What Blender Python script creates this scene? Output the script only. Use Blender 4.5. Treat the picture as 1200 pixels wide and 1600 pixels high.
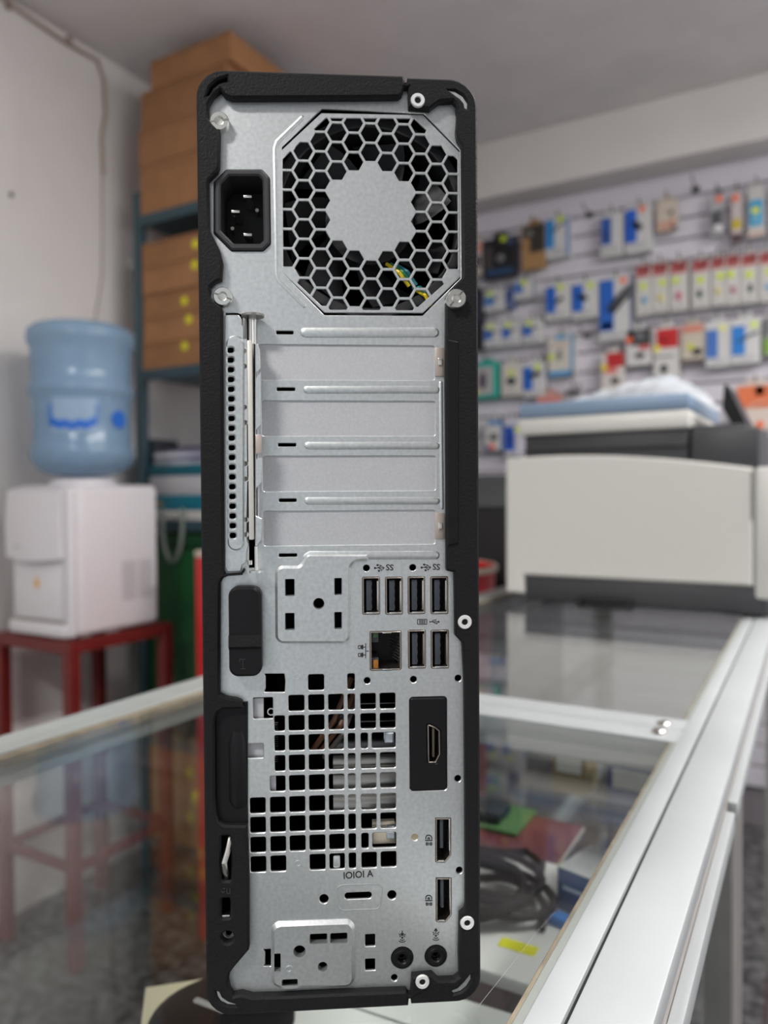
import bpy, bmesh, math, random
from mathutils import Vector, Matrix
from mathutils.geometry import delaunay_2d_cdt

# ------------------------------------------------------------------ clear
for o in list(bpy.data.objects):
    bpy.data.objects.remove(o, do_unlink=True)
scene = bpy.context.scene
COL = scene.collection
random.seed(7)
PI = math.pi

# ------------------------------------------------------------------ camera
PITCH, ROLL, YAW, FPX = 0.019728, -0.0063819, 0.516079, 1181.62
CAMP = Vector((0, 0, 1.187))
_f = Vector((-math.sin(YAW) * math.cos(PITCH), math.cos(YAW) * math.cos(PITCH), -math.sin(PITCH)))
_r = Vector((math.cos(YAW), math.sin(YAW), 0))
_u = _r.cross(_f)
CR = _r * math.cos(ROLL) + _u * math.sin(ROLL)
CU = _u * math.cos(ROLL) - _r * math.sin(ROLL)
CF = _f
cam_d = bpy.data.cameras.new('camera')
cam = bpy.data.objects.new('camera', cam_d)
COL.objects.link(cam)
cam.matrix_world = Matrix(((CR.x, CU.x, -CF.x, CAMP.x), (CR.y, CU.y, -CF.y, CAMP.y),
                           (CR.z, CU.z, -CF.z, CAMP.z), (0, 0, 0, 1)))
cam_d.sensor_fit = 'VERTICAL'
cam_d.sensor_height = 36.0
cam_d.lens = FPX / 1600 * 36.0
cam_d.clip_start = 0.01
cam_d.clip_end = 50
cam_d.dof.use_dof = True
cam_d.dof.focus_distance = 0.285
cam_d.dof.aperture_fstop = 7.5
scene.camera = cam

# ------------------------------------------------------------------ world, lights, exposure
scene.view_settings.view_transform = 'Standard'
scene.view_settings.look = 'None'
scene.view_settings.gamma = 1.0
scene.view_settings.use_curve_mapping = False
scene.view_settings.exposure = 0.0
world = bpy.data.worlds.new('world')
scene.world = world
world.use_nodes = True
world.node_tree.nodes['Background'].inputs[0].default_value = (0.86, 0.93, 1.0, 1)
world.node_tree.nodes['Background'].inputs[1].default_value = 0.5


def area(name, loc, target, sx, sy, power, color):
    d = bpy.data.lights.new(name, 'AREA')
    d.shape = 'RECTANGLE'
    d.size, d.size_y, d.energy, d.color = sx, sy, power, color
    o = bpy.data.objects.new(name, d)
    COL.objects.link(o)
    o.location = loc
    o.rotation_euler = (Vector(target) - Vector(loc)).to_track_quat('-Z', 'Y').to_euler()
    return o


# daylight through the open shop front behind the photographer and through the side door
area('shopfront_daylight', (0.1, -2.35, 1.35), (0.1, 0.0, 1.35), 3.6, 2.1, 3.5, (0.90, 0.95, 1.0))
area('side_door_daylight', (2.15, 0.15, 1.45), (-1.0, 0.9, 1.35), 0.9, 1.7, 8, (0.93, 0.97, 1.0))

# ------------------------------------------------------------------ materials
MATS = {}


def mat(name, col, rough=0.5, metal=0.0, noise=0.0, nscale=40.0, bump=0.0, bscale=200.0, emit=None, spec=0.5,
        alpha=1.0, trans=0.0, coat=0.0):
    if name in MATS:
        return MATS[name]
    m = bpy.data.materials.new(name)
    m.use_nodes = True
    nt = m.node_tree
    b = nt.nodes['Principled BSDF']
    b.inputs['Base Color'].default_value = (*col, 1)
    b.inputs['Roughness'].default_value = rough
    b.inputs['Metallic'].default_value = metal
    b.inputs['Specular IOR Level'].default_value = spec
    b.inputs['Alpha'].default_value = alpha
    b.inputs['Transmission Weight'].default_value = trans
    b.inputs['Coat Weight'].default_value = coat
    if emit:
        b.inputs['Emission Color'].default_value = (*emit[0], 1)
        b.inputs['Emission Strength'].default_value = emit[1]
    tc = nt.nodes.new('ShaderNodeTexCoord')
    if noise:
        n = nt.nodes.new('ShaderNodeTexNoise')
        n.inputs['Scale'].default_value = nscale
        n.inputs['Detail'].default_value = 4
        r = nt.nodes.new('ShaderNodeValToRGB')
        r.color_ramp.elements[0].position = 0.3
        r.color_ramp.elements[1].position = 0.7
        r.color_ramp.elements[0].color = (*[max(0, c * (1 - noise)) for c in col], 1)
        r.color_ramp.elements[1].color = (*[min(1, c * (1 + noise)) for c in col], 1)
        nt.links.new(tc.outputs['Object'], n.inputs['Vector'])
        nt.links.new(n.outputs['Fac'], r.inputs['Fac'])
        nt.links.new(r.outputs['Color'], b.inputs['Base Color'])
    if bump:
        n2 = nt.nodes.new('ShaderNodeTexNoise')
        n2.inputs['Scale'].default_value = bscale
        n2.inputs['Detail'].default_value = 3
        bp = nt.nodes.new('ShaderNodeBump')
        bp.inputs['Strength'].default_value = bump
        bp.inputs['Distance'].default_value = 0.3 / bscale
        nt.links.new(tc.outputs['Object'], n2.inputs['Vector'])
        nt.links.new(n2.outputs['Fac'], bp.inputs['Height'])
        nt.links.new(bp.outputs['Normal'], b.inputs['Normal'])
    MATS[name] = m
    return m


def glass_mat(name, tint=(0.965, 0.98, 0.975), base=0.04):
    """Window glass: Schlick reflection over a clear tinted pane, the same from both sides."""
    m = bpy.data.materials.new(name)
    m.use_nodes = True
    nt = m.node_tree
    nt.nodes.remove(nt.nodes['Principled BSDF'])
    out = nt.nodes['Material Output']
    lw = nt.nodes.new('ShaderNodeLayerWeight')
    lw.inputs['Blend'].default_value = 0.5
    p = nt.nodes.new('ShaderNodeMath'); p.operation = 'POWER'; p.inputs[1].default_value = 5
    ma = nt.nodes.new('ShaderNodeMath'); ma.operation = 'MULTIPLY_ADD'
    ma.inputs[1].default_value = 1 - base; ma.inputs[2].default_value = base
    tr = nt.nodes.new('ShaderNodeBsdfTransparent'); tr.inputs[0].default_value = (*tint, 1)
    gl = nt.nodes.new('ShaderNodeBsdfGlossy'); gl.inputs['Roughness'].default_value = 0.015
    gl.inputs['Color'].default_value = (1, 1, 1, 1)
    mx = nt.nodes.new('ShaderNodeMixShader')
    nt.links.new(lw.outputs['Facing'], p.inputs[0])
    nt.links.new(p.outputs[0], ma.inputs[0])
    nt.links.new(ma.outputs[0], mx.inputs[0])
    nt.links.new(tr.outputs[0], mx.inputs[1])
    nt.links.new(gl.outputs[0], mx.inputs[2])
    nt.links.new(mx.outputs[0], out.inputs['Surface'])
    MATS[name] = m
    return m


def film_mat(name, col, clear, rough=0.15, glow_through=0.0):
    """Thin clear plastic: part see-through, part milky, with a gloss."""
    m = bpy.data.materials.new(name)
    m.use_nodes = True
    nt = m.node_tree
    b = nt.nodes['Principled BSDF']
    b.inputs['Base Color'].default_value = (*col, 1)
    b.inputs['Roughness'].default_value = rough
    out = nt.nodes['Material Output']
    tr = nt.nodes.new('ShaderNodeBsdfTransparent')
    tr.inputs[0].default_value = (*[0.45 + 0.55 * c for c in col], 1)
    mx = nt.nodes.new('ShaderNodeMixShader')
    mx.inputs[0].default_value = clear
    src = b.outputs[0]
    if glow_through:
        tl = nt.nodes.new('ShaderNodeBsdfTranslucent')
        tl.inputs[0].default_value = (*col, 1)
        m2 = nt.nodes.new('ShaderNodeMixShader')
        m2.inputs[0].default_value = glow_through
        nt.links.new(src, m2.inputs[1])
        nt.links.new(tl.outputs[0], m2.inputs[2])
        src = m2.outputs[0]
    nt.links.new(src, mx.inputs[1])
    nt.links.new(tr.outputs[0], mx.inputs[2])
    nt.links.new(mx.outputs[0], out.inputs['Surface'])
    MATS[name] = m
    return m


def srgb(r, g, b):
    f = lambda c: (c / 255 / 12.92) if c <= 10 else ((c / 255 + 0.055) / 1.055) ** 2.4
    return (f(r), f(g), f(b))


def flat(r, g, b, rough=0.5):
    """plain printed / moulded colour, from sRGB values"""
    return mat('colour_%d_%d_%d' % (r, g, b), srgb(r, g, b), rough)


# ------------------------------------------------------------------ mesh helpers
MW = {}     # world matrix of every parent


class G:
    def __init__(self):
        self.bm = bmesh.new()

    def add(self, verts, faces):
        vs = [self.bm.verts.new(v) for v in verts]
        for f in faces:
            try:
                self.bm.faces.new([vs[i] for i in f])
            except ValueError:
                pass
        return vs

    def box(self, a, b, bev=0.0, seg=2):
        x0, x1 = sorted((a[0], b[0])); y0, y1 = sorted((a[1], b[1])); z0, z1 = sorted((a[2], b[2]))
        vs = self.add([(x0, y0, z0), (x1, y0, z0), (x1, y1, z0), (x0, y1, z0),
                       (x0, y0, z1), (x1, y0, z1), (x1, y1, z1), (x0, y1, z1)],
                      [(0, 3, 2, 1), (4, 5, 6, 7), (0, 1, 5, 4), (1, 2, 6, 5), (2, 3, 7, 6), (3, 0, 4, 7)])
        if bev > 0:
            es = set()
            for v in vs:
                es.update(v.link_edges)
            bmesh.ops.bevel(self.bm, geom=list(es), offset=bev, segments=seg, affect='EDGES', profile=0.5)
        return self

    def ring(self, pts_list, close_ends=True, closed=False):
        """skin through a list of equal-length loops"""
        n = len(pts_list[0])
        L = [[self.bm.verts.new(p) for p in loop] for loop in pts_list]
        m = len(L)
        for i in range(m if closed else m - 1):
            A, B = L[i], L[(i + 1) % m]
            for j in range(n):
                k = (j + 1) % n
                try:
                    self.bm.faces.new((A[j], A[k], B[k], B[j]))
                except ValueError:
                    pass
        if close_ends and not closed:
            for q in (L[0], L[-1]):
                try:
                    self.bm.faces.new(q)
                except ValueError:
                    pass
        return self

    def tube(self, path, r, n=8, closed=False, ry=None, flat_axis=None):
        """sweep a circle along a path; with flat_axis the section is squashed to ry along that axis"""
        P = [Vector(p) for p in path]
        loops = []
        m = len(P)
        prev = None
        for i in range(m):
            if closed:
                t = (P[(i + 1) % m] - P[i - 1]).normalized()
            else:
                t = (P[min(i + 1, m - 1)] - P[max(i - 1, 0)]).normalized()
            if flat_axis is not None:
                nrm = Vector(flat_axis)
                side = t.cross(nrm).normalized()
            else:
                ref = prev if prev else (Vector((0, 0, 1)) if abs(t.z) < 0.9 else Vector((1, 0, 0)))
                side = t.cross(ref).normalized()
                nrm = side.cross(t).normalized()
                prev = nrm
            rr = r[i] if isinstance(r, (list, tuple)) else r
            rb = ry if ry else rr
            if flat_axis is not None and isinstance(r, (list, tuple)):
                rb = ry * rr / max(r)
            loops.append([P[i] + side * (rr * math.cos(2 * PI * j / n)) + nrm * (rb * math.sin(2 * PI * j / n))
                          for j in range(n)])
        return self.ring(loops, True, closed)

    def cyl(self, c, d, r, h, n=20, r2=None, cham=0.0):
        d = Vector(d).normalized(); c = Vector(c)
        a = d.cross(Vector((0, 0, 1)) if abs(d.z) < 0.9 else Vector((1, 0, 0))).normalized()
        b = d.cross(a)
        r2 = r if r2 is None else r2

        def lp(rad, t):
            return [c + d * t + a * (rad * math.cos(2 * PI * i / n)) + b * (rad * math.sin(2 * PI * i / n)) for i in range(n)]
        L = [lp(r, 0)]
        if cham:
            L += [lp(r2, h - cham), lp(r2 - cham, h)]
        else:
            L += [lp(r2, h)]
        return self.ring(L)

    def annulus(self, c, d, r0, r1, h, n=24):
        d = Vector(d).normalized(); c = Vector(c)
        a = d.cross(Vector((0, 0, 1)) if abs(d.z) < 0.9 else Vector((1, 0, 0))).normalized()
        b = d.cross(a)

        def lp(rad, t):
            return [c + d * t + a * (rad * math.cos(2 * PI * i / n)) + b * (rad * math.sin(2 * PI * i / n)) for i in range(n)]
        return self.ring([lp(r0, 0), lp(r1, 0), lp(r1, h), lp(r0, h)], False, True)

    def lathe(self, prof, c=(0, 0, 0), n=32, axis='z'):
        loops = []
        for r, z in prof:
            lp = []
            for i in range(n):
                x, y = r * math.cos(2 * PI * i / n), r * math.sin(2 * PI * i / n)
                lp.append((c[0] + x, c[1] + y, c[2] + z) if axis == 'z' else (c[0] + x, c[1] + z, c[2] + y))
            loops.append(lp)
        return self.ring(loops)

    def ball(self, c, rx, ry, rz, n=12):
        prof = [(math.sin(PI * (i + 0.02) / (n * 1.004)), -math.cos(PI * (i + 0.02) / (n * 1.004))) for i in range(n + 1)]
        loops = [[(c[0] + rx * r * math.cos(2 * PI * j / (2 * n)), c[1] + ry * r * math.sin(2 * PI * j / (2 * n)), c[2] + rz * z)
                  for j in range(2 * n)] for r, z in prof]
        return self.ring(loops)

    def plate(self, outer, holes, y0, y1, ch=0.0, hch=None):
        """sheet in the x-z plane from y0 (front) to y1 (back); every outline and hole keeps a small chamfer"""
        loops = [outer] + list(holes)
        P, E, idx = [], [], []
        for lp in loops:
            s = len(P)
            P += [Vector((p[0], p[1])) for p in lp]
            n = len(lp)
            idx.append((s, n))
            E += [(s + i, s + (i + 1) % n) for i in range(n)]
        res = delaunay_2d_cdt([p * 1000 for p in P], E, [], 0, 1e-6)
        V2 = [v / 1000 for v in res[0]]
        src = [(o[0] if o else None) for o in res[3]]
        segs = [(P[a], P[b]) for a, b in E]
        A = []
        for k, lp in enumerate(loops):
            A += offset_loop(lp, -ch if k == 0 else (ch if hch is None else hch))
        front = [self.bm.verts.new((a[0], y0, a[1])) for a in A]
        mid = [self.bm.verts.new((p.x, y0 + ch, p.y)) for p in P] if ch else front
        back = [self.bm.verts.new((p.x, y1, p.y)) for p in P]
        for tri in res[2]:
            c = (V2[tri[0]] + V2[tri[1]] + V2[tri[2]]) / 3
            inside = False
            for a, b in segs:
                if (a.y > c.y) != (b.y > c.y):
                    if c.x < (b.x - a.x) * (c.y - a.y) / (b.y - a.y) + a.x:
                        inside = not inside
            if not inside:
                continue
            ids = [src[i] for i in tri]
            if None in ids or len(set(ids)) < 3:
                continue
            for arr in (front, back):
                try:
                    self.bm.faces.new([arr[i] for i in ids])
                except ValueError:
                    pass
        for s, n in idx:
            for i in range(n):
                j = (i + 1) % n
                if ch:
                    self.bm.faces.new((front[s + i], front[s + j], mid[s + j], mid[s + i]))
                self.bm.faces.new((mid[s + i], mid[s + j], back[s + j], back[s + i]))
        return self

    def obj(self, name, m, parent=None, world=False, smooth=35, label=None, **props):
        bm = self.bm
        if world and parent is not None:
            bm.transform(MW[parent.name].inverted())
        bmesh.ops.recalc_face_normals(bm, faces=bm.faces)
        me = bpy.data.meshes.new(name)
        bm.to_mesh(me)
        bm.free()
        if smooth:
            for p in me.polygons:
                p.use_smooth = True
            me.set_sharp_from_angle(angle=math.radians(smooth))
        me.materials.append(m)
        o = bpy.data.objects.new(name, me)
        COL.objects.link(o)
        if parent is not None:
            o.parent = parent
            MW[o.name] = MW[parent.name]
        else:
            MW[o.name] = Matrix.Identity(4)
        if label:
            o['label'] = label
        for k, v in props.items():
            o[k] = v
        return o


def offset_loop(lp, d):
    if not d:
        return [(p[0], p[1]) for p in lp]
    n = len(lp)
    area2 = sum(lp[i][0] * lp[(i + 1) % n][1] - lp[(i + 1) % n][0] * lp[i][1] for i in range(n))
    s = 1 if area2 > 0 else -1
    out = []
    for i in range(n):
        p, a, b = Vector(lp[i][:2]), Vector(lp[i - 1][:2]), Vector(lp[(i + 1) % n][:2])
        e1, e2 = (p - a), (b - p)
        if e1.length < 1e-9 or e2.length < 1e-9:
            out.append((p.x, p.y)); continue
        e1.normalize(); e2.normalize()
        n1 = Vector((e1.y, -e1.x)) * s; n2 = Vector((e2.y, -e2.x)) * s
        k = 1 + n1.dot(n2)
        mv = (n1 + n2) / max(k, 0.5)
        q = p + mv * d
        out.append((q.x, q.y))
    return out


def thing(name, label, cat, loc=(0, 0, 0), rz=0.0, group=None):
    o = bpy.data.objects.new(name, None)
    COL.objects.link(o)
    o.empty_display_size = 0.05
    o.location = loc
    o.rotation_euler = (0, 0, rz)
    o['label'] = label
    o['category'] = cat
    if group:
        o['group'] = group
    MW[o.name] = Matrix.Translation(Vector(loc)) @ Matrix.Rotation(rz, 4, 'Z')
    return o


def struct(g, name, m, **k):
    o = g.obj(name, m, **k)
    o['kind'] = 'structure'
    return o


def part(g, name, m, parent, **k):
    return g.obj(name, m, parent, **k)


def roundpoly(pts, r, n=4):
    """polygon with rounded corners; r is one radius or one per corner"""
    out = []
    m = len(pts)
    for i in range(m):
        p, a, b = Vector(pts[i][:2]), Vector(pts[i - 1][:2]), Vector(pts[(i + 1) % m][:2])
        rr = r[i] if isinstance(r, (list, tuple)) else r
        if rr <= 0:
            out.append((p.x, p.y)); continue
        u, v = (a - p), (b - p)
        lu, lv = u.length, v.length
        u.normalize(); v.normalize()
        ang = math.acos(max(-1, min(1, u.dot(v))))
        if ang > PI - 0.05:
            out.append((p.x, p.y)); continue
        t = min(rr / math.tan(ang / 2), lu * 0.48, lv * 0.48)
        rad = t * math.tan(ang / 2)
        bis = (u + v).normalized()
        c = p + bis * (rad / math.sin(ang / 2))
        s0, s1 = p + u * t - c, p + v * t - c
        for k in range(n + 1):
            w = s0.lerp(s1, k / n)
            w = w.normalized() * rad
            out.append((c.x + w.x, c.y + w.y))
    return out


def circle(c, r, n=16):
    return [(c[0] + r * math.cos(2 * PI * i / n), c[1] + r * math.sin(2 * PI * i / n)) for i in range(n)]


def text_mesh(body, size):
    """outline lettering as flat polygons from Blender's built-in font; returns (verts, faces)"""
    cu = bpy.data.curves.new('lettering', 'FONT')
    cu.body = body
    cu.size = size
    cu.align_x = 'CENTER'
    cu.align_y = 'CENTER'
    cu.resolution_u = 3
    cu.offset = size * 0.018
    o = bpy.data.objects.new('lettering', cu)
    COL.objects.link(o)
    dg = bpy.context.evaluated_depsgraph_get()
    me = bpy.data.meshes.new_from_object(o.evaluated_get(dg))
    v = [tuple(x.co) for x in me.vertices]
    f = [tuple(p.vertices) for p in me.polygons]
    bpy.data.objects.remove(o)
    bpy.data.curves.remove(cu)
    bpy.data.meshes.remove(me)
    return v, f

# ------------------------------------------------------------------ colours
STEEL = mat('galvanised_steel', (0.64, 0.665, 0.67), 0.38, 0.9, noise=0.09, nscale=700, bump=0.08, bscale=700)
STEEL2 = mat('slot_cover_steel', (0.52, 0.525, 0.545), 0.55, 0.6, noise=0.06, nscale=1200)
BLACKP = mat('black_textured_paint', (0.008, 0.008, 0.009), 0.6, 0, spec=0.18, bump=0.9, bscale=1100)
BLACKS = mat('black_smooth_plastic', (0.007, 0.007, 0.008), 0.42, spec=0.2)
DARK = mat('dark_interior', (0.006, 0.006, 0.007), 0.6)
DARKG = mat('dark_grey_plastic', (0.03, 0.03, 0.033), 0.45)
INK = mat('black_print', (0.012, 0.012, 0.014), 0.6)
CHROME = mat('bright_plated_steel', (0.78, 0.76, 0.72), 0.22, 1.0)
NICKEL = mat('screw_nickel', (0.72, 0.72, 0.68), 0.28, 1.0)
RIVET = mat('white_zinc_rivet', (0.78, 0.78, 0.77), 0.4, 0.4)
BRONZE = mat('connector_shell_steel', (0.45, 0.40, 0.35), 0.3, 1.0)
ALU = mat('white_powder_coated_aluminium', (0.40, 0.425, 0.435), 0.38, 0.0, noise=0.04, nscale=14)
ALUG = mat('grey_anodised_aluminium', (0.26, 0.25, 0.24), 0.45, 0.3, noise=0.08, nscale=30)
SEAL = mat('yellowed_rubber_seal', (0.20, 0.17, 0.12), 0.7, noise=0.3, nscale=60)
ALU2 = mat('dull_aluminium', (0.36, 0.385, 0.37), 0.35, 0.2, noise=0.05, nscale=14)
GLASS = glass_mat('counter_glass')
GLASS2 = glass_mat('shelf_glass', (0.94, 0.965, 0.955))
WALLP = mat('painted_plaster', (0.72, 0.69, 0.675), 0.75, noise=0.05, nscale=2.2, bump=0.25, bscale=9)
CEILP = mat('stucco_ceiling_paint', (0.80, 0.77, 0.77), 0.9, noise=0.05, nscale=5, bump=1.0, bscale=55)
SOFFP = mat('painted_beam', (0.80, 0.77, 0.75), 0.8, noise=0.03, nscale=3)
SLATM = mat('lilac_white_slatwall', (0.66, 0.635, 0.70), 0.5, noise=0.03, nscale=4)
GROOVE = mat('slatwall_groove', (0.20, 0.18, 0.20), 0.6)
CARDB = mat('brown_cardboard', (0.35, 0.165, 0.07), 0.8, noise=0.10, nscale=16)
CARDB2 = mat('brown_cardboard_dark', (0.31, 0.145, 0.06), 0.8, noise=0.10, nscale=16)
RACK = mat('blue_grey_rack_paint', (0.035, 0.075, 0.095), 0.5)
REDP = mat('red_oxide_paint', (0.13, 0.011, 0.009), 0.45, noise=0.12, nscale=20)
REDB = mat('bright_red_plastic', (0.55, 0.010, 0.014), 0.42)
GREENB = mat('dark_green_plastic', (0.006, 0.085, 0.022), 0.5)
WHITEP = mat('white_dispenser_plastic', (0.66, 0.635, 0.66), 0.35)
PRW = mat('warm_white_printer_plastic', (0.54, 0.53, 0.50), 0.42)
PRD = mat('charcoal_printer_plastic', (0.030, 0.031, 0.035), 0.5)
PRB = mat('blue_grey_scanner_lid', (0.17, 0.24, 0.34), 0.45)
BOTTLE = film_mat('blue_bottle_plastic', (0.30, 0.46, 0.63), 0.42, 0.18)
FILM = film_mat('clear_crinkled_film', (0.92, 0.95, 0.97), 0.2, 0.12, 0.5)
BLISTER = film_mat('clear_blister_plastic', (0.75, 0.76, 0.78), 0.6, 0.2)

# floor: grey terrazzo
FLOORM = bpy.data.materials.new('grey_terrazzo')
FLOORM.use_nodes = True
_nt = FLOORM.node_tree
_b = _nt.nodes['Principled BSDF']
_b.inputs['Roughness'].default_value = 0.35
_tc = _nt.nodes.new('ShaderNodeTexCoord')
_n = _nt.nodes.new('ShaderNodeTexNoise'); _n.inputs['Scale'].default_value = 34; _n.inputs['Detail'].default_value = 5
_cr = _nt.nodes.new('ShaderNodeValToRGB')
_cr.color_ramp.elements[0].position = 0.40; _cr.color_ramp.elements[0].color = (0.014, 0.015, 0.017, 1)
_cr.color_ramp.elements[1].position = 0.62; _cr.color_ramp.elements[1].color = (0.15, 0.15, 0.155, 1)
_nt.links.new(_tc.outputs['Object'], _n.inputs['Vector'])
_nt.links.new(_n.outputs['Fac'], _cr.inputs['Fac'])
_nt.links.new(_cr.outputs['Color'], _b.inputs['Base Color'])

# ------------------------------------------------------------------ the room
XL, XR, YB, YF, ZC = -1.98, 2.25, 3.0, -2.4, 2.6
struct(G().box((XL - 0.15, YF, -0.1), (XR + 0.15, YB + 0.15, 0)), 'floor', FLOORM)
struct(G().box((XL - 0.15, YF, ZC), (XR + 0.15, YB + 0.15, ZC + 0.12)), 'ceiling', CEILP)
struct(G().box((XL - 0.15, YF, 0), (XL, YB + 0.15, ZC)), 'wall_left', WALLP)
g = G()                                                        # right wall with the side door opening
g.box((XR, YF, 0), (XR + 0.15, -0.35, ZC)); g.box((XR, 0.65, 0), (XR + 0.15, YB + 0.15, ZC)); g.box((XR, -0.35, 2.35), (XR + 0.15, 0.65, ZC))
struct(g, 'wall_right', WALLP)
g = G()                                                        # shop front lintel and side piers
g.box((XL, YF - 0.15, 2.4), (XR, YF, ZC)); g.box((XL - 0.15, YF - 0.15, 0), (-1.7, YF, ZC)); g.box((1.95, YF - 0.15, 0), (XR + 0.15, YF, ZC))
struct(g, 'wall_front', WALLP)
wb = struct(G().box((XL, YB, 0), (XR, YB + 0.15, ZC)), 'wall_back', GROOVE)
struct(G().box((XL, 2.852, 2.378), (XR, YB, ZC), 0.006), 'trim_1', SOFFP)      # concrete beam above the slatwall
# slatwall: every slat a board of its own, proud of the groove
z_top, pitch = 2.378, 0.0765
k = 0
slat0 = None
z = 2.279
zs = [(2.2855, 2.378)]
while z > 0.15:
    zs.append((z - pitch + 0.0075, z))
    z -= pitch
for (a, b) in zs:
    if slat0 is None or k == 1:
        h = b - a
        g = G().box((XL + 0.02, YB - 0.018, -h / 2), (XR - 0.02, YB + 0.001, h / 2), 0.003, 1)
        o = part(g, 'slat', SLATM, wb)
        slat0 = o
    else:
        o = slat0.copy()
        COL.objects.link(o)
        o.parent = wb
    o.location = (0, 0, (a + b) / 2)
    k += 1

# ------------------------------------------------------------------ lamps (ceiling tubes behind the photographer)
def tube_lamp(label, loc, length, power, col, rz=0.0):
    t = thing('ceiling_tube_lamp', label, 'lamp', loc, rz, None)
    part(G().box((-length / 2, -0.06, -0.05), (length / 2, 0.06, 0.0), 0.008), 'housing', WHITEP, t)
    part(G().tube([(-length / 2 + 0.03, 0, -0.075), (length / 2 - 0.03, 0, -0.075)], 0.016, 12), 'tube',
         mat('lit_tube', (1, 1, 1), 0.5, emit=((1.0, 0.97, 0.93), 40.0)), t)
    for s in (-1, 1):
        part(G().box((s * (length / 2 - 0.03) - 0.008, -0.02, -0.1), (s * (length / 2 - 0.03) + 0.008, 0.02, -0.05), 0.003), 'socket', WHITEP, t)
    d = bpy.data.lights.new('tube_light', 'AREA')
    d.shape = 'RECTANGLE'; d.size = length; d.size_y = 0.18; d.energy = power; d.color = col
    o = bpy.data.objects.new('tube_light', d)
    COL.objects.link(o)
    o.parent = t
    o.location = (0, 0, -0.105)
    return t


tube_lamp('white fluorescent tube lamp on the ceiling behind the counter, above the computer', (-0.38, -1.05, ZC), 0.5, 40, (1.0, 0.97, 0.94), 0.5)
tube_lamp('white fluorescent tube lamp on the ceiling toward the slatwall', (0.95, 1.45, ZC), 1.2, 42, (1.0, 0.97, 0.94), PI / 2)
tube_lamp('white fluorescent tube lamp on the ceiling straight above the display counter', (0.40, 0.60, ZC), 0.9, 12, (1.0, 0.97, 0.94), PI / 2)

# ------------------------------------------------------------------ the computer (rear side toward the camera)
PC_LOC, PC_RZ = (-0.19129, 0.20468, 1.0), 0.584471
PW, PH, PD = 0.100, 0.338, 0.308
pc = thing('desktop_computer', 'tall narrow black desktop computer standing upright, bare steel rear panel facing forward', 'computer', PC_LOC, PC_RZ)
_rx = Vector((math.cos(PC_RZ), math.sin(PC_RZ), 0))
_ry = Vector((-math.sin(PC_RZ), math.cos(PC_RZ), 0))
_o = Vector(PC_LOC)


def fp(px, py, y=0.0):
    """a measured photo point -> (x, z) on the computer's rear panel, in the computer's own frame"""
    D = CF + CR * ((px - 600) / FPX) - CU * ((py - 800) / FPX)
    P0 = _o + _ry * y
    t = (P0 - CAMP).dot(_ry) / D.dot(_ry)
    q = CAMP + D * t - _o
    return (q.dot(_rx), q.z)


SC = 460 / 1200
OY = {1: 100, 2: 480, 3: 860, 4: 1220}
MM = 0.0898e-3       # one survey unit on the panel, in metres


def zz(k, x, y, dep=0.0):
    return fp(300 + x * SC, OY[k] + y * SC, dep)


def zp(k, pts, dep=0.0):
    return [zz(k, x, y, dep) for x, y in pts]


def rr(k, x0, y0, x1, y1, r=6, n=3, dep=0.0):
    """axis-aligned rounded rectangle in the panel frame around the measured one"""
    a, b, c, d = zz(k, x0, y0, dep), zz(k, x1, y0, dep), zz(k, x1, y1, dep), zz(k, x0, y1, dep)
    X0, X1 = (a[0] + d[0]) / 2, (b[0] + c[0]) / 2
    Z1, Z0 = (a[1] + b[1]) / 2, (c[1] + d[1]) / 2
    return roundpoly([(X0, Z1), (X1, Z1), (X1, Z0), (X0, Z0)], r * MM, n) if r else [(X0, Z1), (X1, Z1), (X1, Z0), (X0, Z0)]


def ext(lp):
    xs = [p[0] for p in lp]; ys = [p[1] for p in lp]
    return min(xs), min(ys), max(xs), max(ys)


def cc(k, x, y, r, n=16):
    return circle(zz(k, x, y), r * MM, n)


# --- case shell: hollow black sleeve with a front bezel
rect = [(0.0006, PH - 0.0006), (PW - 0.0006, PH - 0.0006), (PW - 0.0006, 0.0006), (0.0006, 0.0006)]
o_out = roundpoly(rect, 0.0085, 6)
o_in = offset_loop(o_out, -0.0014)
g = G()
g.ring([[(p[0], 0.0, p[1]) for p in o_out], [(p[0], PD - 0.02, p[1]) for p in o_out],
        [(p[0], PD - 0.02, p[1]) for p in o_in], [(p[0], 0.0, p[1]) for p in o_in]], False, True)
part(g, 'case_sleeve', BLACKP, pc)
g = G().plate(o_out, [], PD - 0.02, PD, 0.0)
part(g, 'front_bezel', BLACKS, pc)
g = G().box((0.012, 0.19, 0.01), (0.088, 0.195, 0.328))
part(g, 'inner_bulkhead', DARK, pc)

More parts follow.
